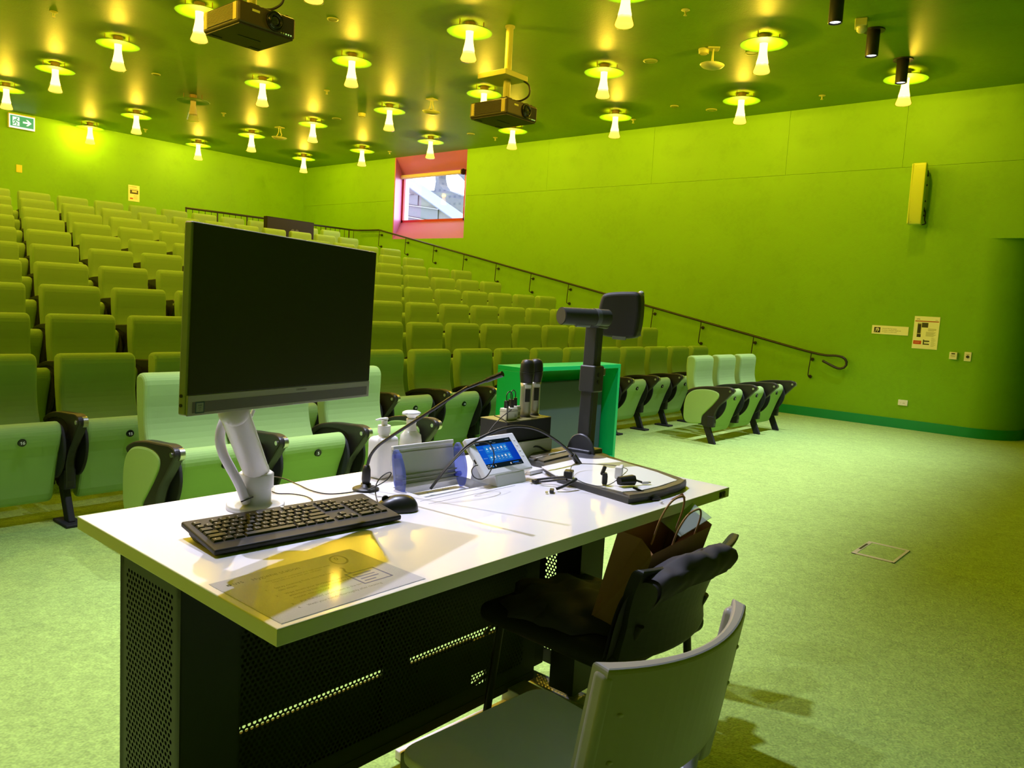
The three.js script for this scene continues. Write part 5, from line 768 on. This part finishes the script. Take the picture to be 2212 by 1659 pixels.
// ---------------------------------------------------------------- black chair with jacket and paper bag
{
  const t = thing('black_chair', 'black padded chair pushed under the desk', 'chair', [1.875, 0, -1.225], -0.03);
  const mB = M([0.010, 0.010, 0.010], 0.6);
  mesh('seat', at(new RoundedBoxGeometry(0.47, 0.06, 0.50, 5, 0.028), 0, 0.452, -0.01), mB, t);
  const cres = [], N = 18; for (let k = 0; k <= N; k++) { const u = -1 + 2 * k / N; cres.push([u * 0.235, 0.05 * (1 - u * u)]); } for (let k = N; k >= 0; k--) { const u = -1 + 2 * k / N; cres.push([u * 0.235, 0.05 * (1 - u * u) - 0.030]); }
  const bg = new THREE.ExtrudeGeometry(shape(cres.map(p => [p[0], -p[1]])), { depth: 0.245, steps: 12, bevelEnabled: true, bevelThickness: 0.014, bevelSize: 0.010, bevelOffset: -0.010, bevelSegments: 4 }); bg.rotateX(-Math.PI / 2);
  { const p = bg.attributes.position; for (let i = 0; i < p.count; i++) { const v = p.getY(i) / 0.245; p.setX(i, p.getX(i) * (0.86 + 0.14 * Math.pow(Math.abs(2 * v - 0.6), 1.2))); p.setZ(i, p.getZ(i) + 0.07 * v * v); } bg.computeVertexNormals(); }
  mesh('backrest', bg.translate(0, 0.475, 0.235), M([0.012, 0.014, 0.010], 0.5), t);
  for (const [x, z] of [[-0.2, -0.2], [0.2, -0.2], [-0.2, 0.2], [0.2, 0.2]]) mesh('leg', rod(V(x * 0.95, 0.43, z), V(x * 1.1, 0, z * 1.15), 0.012, 12), mBlack, t);
  for (const q of [-0.17, 0.17]) mesh('back_support', rod(V(q, 0.43, 0.2), V(q, 0.56, 0.26), 0.012), mBlack, t);
  // jacket draped over the backrest and the seat
  const j = thing('jacket', 'crumpled dark jacket draped over the black chair back', 'jacket', [1.875, 0, -1.225], -0.03);
  const mJ = M([0.040, 0.036, 0.040], 0.75);
  const nx = 46, ny = 40, pos = [], idx = [];
  const prof = new THREE.CatmullRomCurve3([V(0, 0.50, 0.243), V(0, 0.58, 0.254), V(0, 0.66, 0.280), V(0, 0.715, 0.308), V(0, 0.748, 0.340), V(0, 0.742, 0.374), V(0, 0.715, 0.382), V(0, 0.68, 0.368)]);
  const hash = (a, b) => { const s = Math.sin(a * 12.9898 + b * 78.233) * 43758.5453; return s - Math.floor(s); };
  const fold = (u, v) => 0.005 * Math.sin(u * 15 + 3 * Math.sin(v * 4)) + 0.003 * Math.sin(v * 11 - u * 9) + 0.0015 * Math.sin(u * 31 + v * 17);
  const layer = (th) => { const base = pos.length / 3; for (let a = 0; a <= ny; a++) for (let b = 0; b <= nx; b++) { const u = b / nx, v = a / ny, p = prof.getPoint(v), x = -0.235 + 0.30 * u, e = fold(u, v), cx = x / 0.245; pos.push(x, p.y + e * (v > 0.35 && v < 0.8 ? 1 : 0.3) - 0.060 * Math.pow(Math.abs(cx), 4) + (v > 0.6 ? -0.03 * u * 0 : 0) + th * (v > 0.5 ? 1 : 0.4), p.z + e * 0.8 + 0.048 * (1 - cx * cx) - 0.045 + th * (v > 0.5 ? 0.9 : -0.9)); } for (let a = 0; a < ny; a++) for (let b = 0; b < nx; b++) { const i = base + a * (nx + 1) + b; idx.push(i, i + 1, i + nx + 2, i, i + nx + 2, i + nx + 1); } return base; };
  const b0 = layer(0.012), b1 = layer(0.0);
  const jg = new THREE.BufferGeometry(); jg.setAttribute('position', new THREE.BufferAttribute(new Float32Array(pos), 3)); jg.setIndex(idx); jg.computeVertexNormals(); jg.setAttribute('uv', new THREE.BufferAttribute(new Float32Array(pos.length / 3 * 2), 2));
  mJ.side = THREE.DoubleSide; mesh('drape', jg, mJ, j);
  const sl = new THREE.SphereGeometry(1, 40, 26), sp = sl.attributes.position; for (let i = 0; i < sp.count; i++) { const x = sp.getX(i), y = sp.getY(i), z = sp.getZ(i), k = 1 + 0.10 * Math.sin(x * 9 + z * 5) + 0.07 * Math.sin(z * 13 - x * 6); sp.setXYZ(i, x * 0.20 * k - 0.04, Math.max(0.482, 0.485 + y * 0.045 * k), z * 0.20 * k - 0.05); } sl.computeVertexNormals();
  mesh('sleeve', sl, mJ, j);
  // paper bag
  const g = thing('paper_bag', 'brown paper carrier bag with twisted handles on the black chair', 'bag', [1.905, 0.486, -1.105], -0.06); g.rotation.set(0.33, -0.06, 0.10, 'ZYX');
  const mP = M([0.44, 0.22, 0.085], 0.8, { side: THREE.DoubleSide }), w = 0.29, d = 0.115, h = 0.315, e = 0.02;
  const quad = (a, b, c, dd) => { const q = new THREE.BufferGeometry(); q.setAttribute('position', new THREE.BufferAttribute(new Float32Array([...a, ...b, ...c, ...a, ...c, ...dd]), 3)); q.computeVertexNormals(); q.setAttribute('uv', new THREE.BufferAttribute(new Float32Array(12), 2)); return q; };
  const s = 1, L0 = [-w / 2, 0, d / 2], R0 = [w / 2, 0, d / 2], L1 = [-w / 2, 0, -d / 2], R1 = [w / 2, 0, -d / 2], up = (p, k = 0, y = h) => [p[0] + k - 0.01, y, p[2]];
  const cl = [-w / 2 + 0.022, h * 0.55, 0], clT = [-w / 2 + 0.018, h, 0], cr = [w / 2 - 0.022, h * 0.55, 0], crT = [w / 2 - 0.018, h + 0.01, 0];
  mesh('front_face', quad(L0, R0, up(R0, 0, h - 0.005), up(L0)), mP, g); mesh('back_face', quad(R1, L1, up(L1, 0, h + 0.005), up(R1, 0, h + 0.035)), mP, g);
  mesh('side_gusset', [quad(L1, L0, up(L0), clT), quad(L1, clT, up(L1), L1)], mP, g); mesh('side_gusset', [quad(R0, R1, crT, up(R0)), quad(R1, up(R1, 0, h + 0.035), crT, R0)], mP, g); mesh('bottom', quad(L0, L1, R1, R0), mP, g);
  const hp = (z, y0, ht) => capped([V(-0.055, y0 - 0.03, z), V(-0.052, y0 + ht * 0.55, z), V(-0.03, y0 + ht * 0.93, z), V(0.0, y0 + ht, z), V(0.03, y0 + ht * 0.93, z), V(0.052, y0 + ht * 0.55, z), V(0.055, y0 - 0.03, z)], 0.0028, 50, 8);
  const mH = M([0.36, 0.20, 0.08], 0.7); mesh('handle', hp(d / 2 - 0.004, h, 0.085), mH, g); mesh('handle', at(hp(0, h, 0.10), -0.05, 0.02, 0.02), mH, g);
  mesh('inner_bag', [quad([-0.09, 0.05, 0.03], [0.10, 0.05, 0.03], [0.11, h - 0.03, 0.03], [-0.10, h - 0.045, 0.03]), quad([-0.10, h - 0.045, 0.03], [-0.12, h - 0.05, -0.02], [-0.09, 0.05, -0.02], [-0.09, 0.05, 0.03])], M([0.42, 0.20, 0.12], 0.8, { side: THREE.DoubleSide }), g);
  mesh('plastic_lid', at(rbox(0.15, 0.003, 0.09, 0.001, 0, 0, 0), 0.07, h + 0.008, 0.0, 0.1, 0, 0.12), M([0.75, 0.8, 0.72], 0.15, { transmission: 0.7, thickness: 0 }), g);
}

scene.updateMatrixWorld(true);
renderer.render(scene, camera);
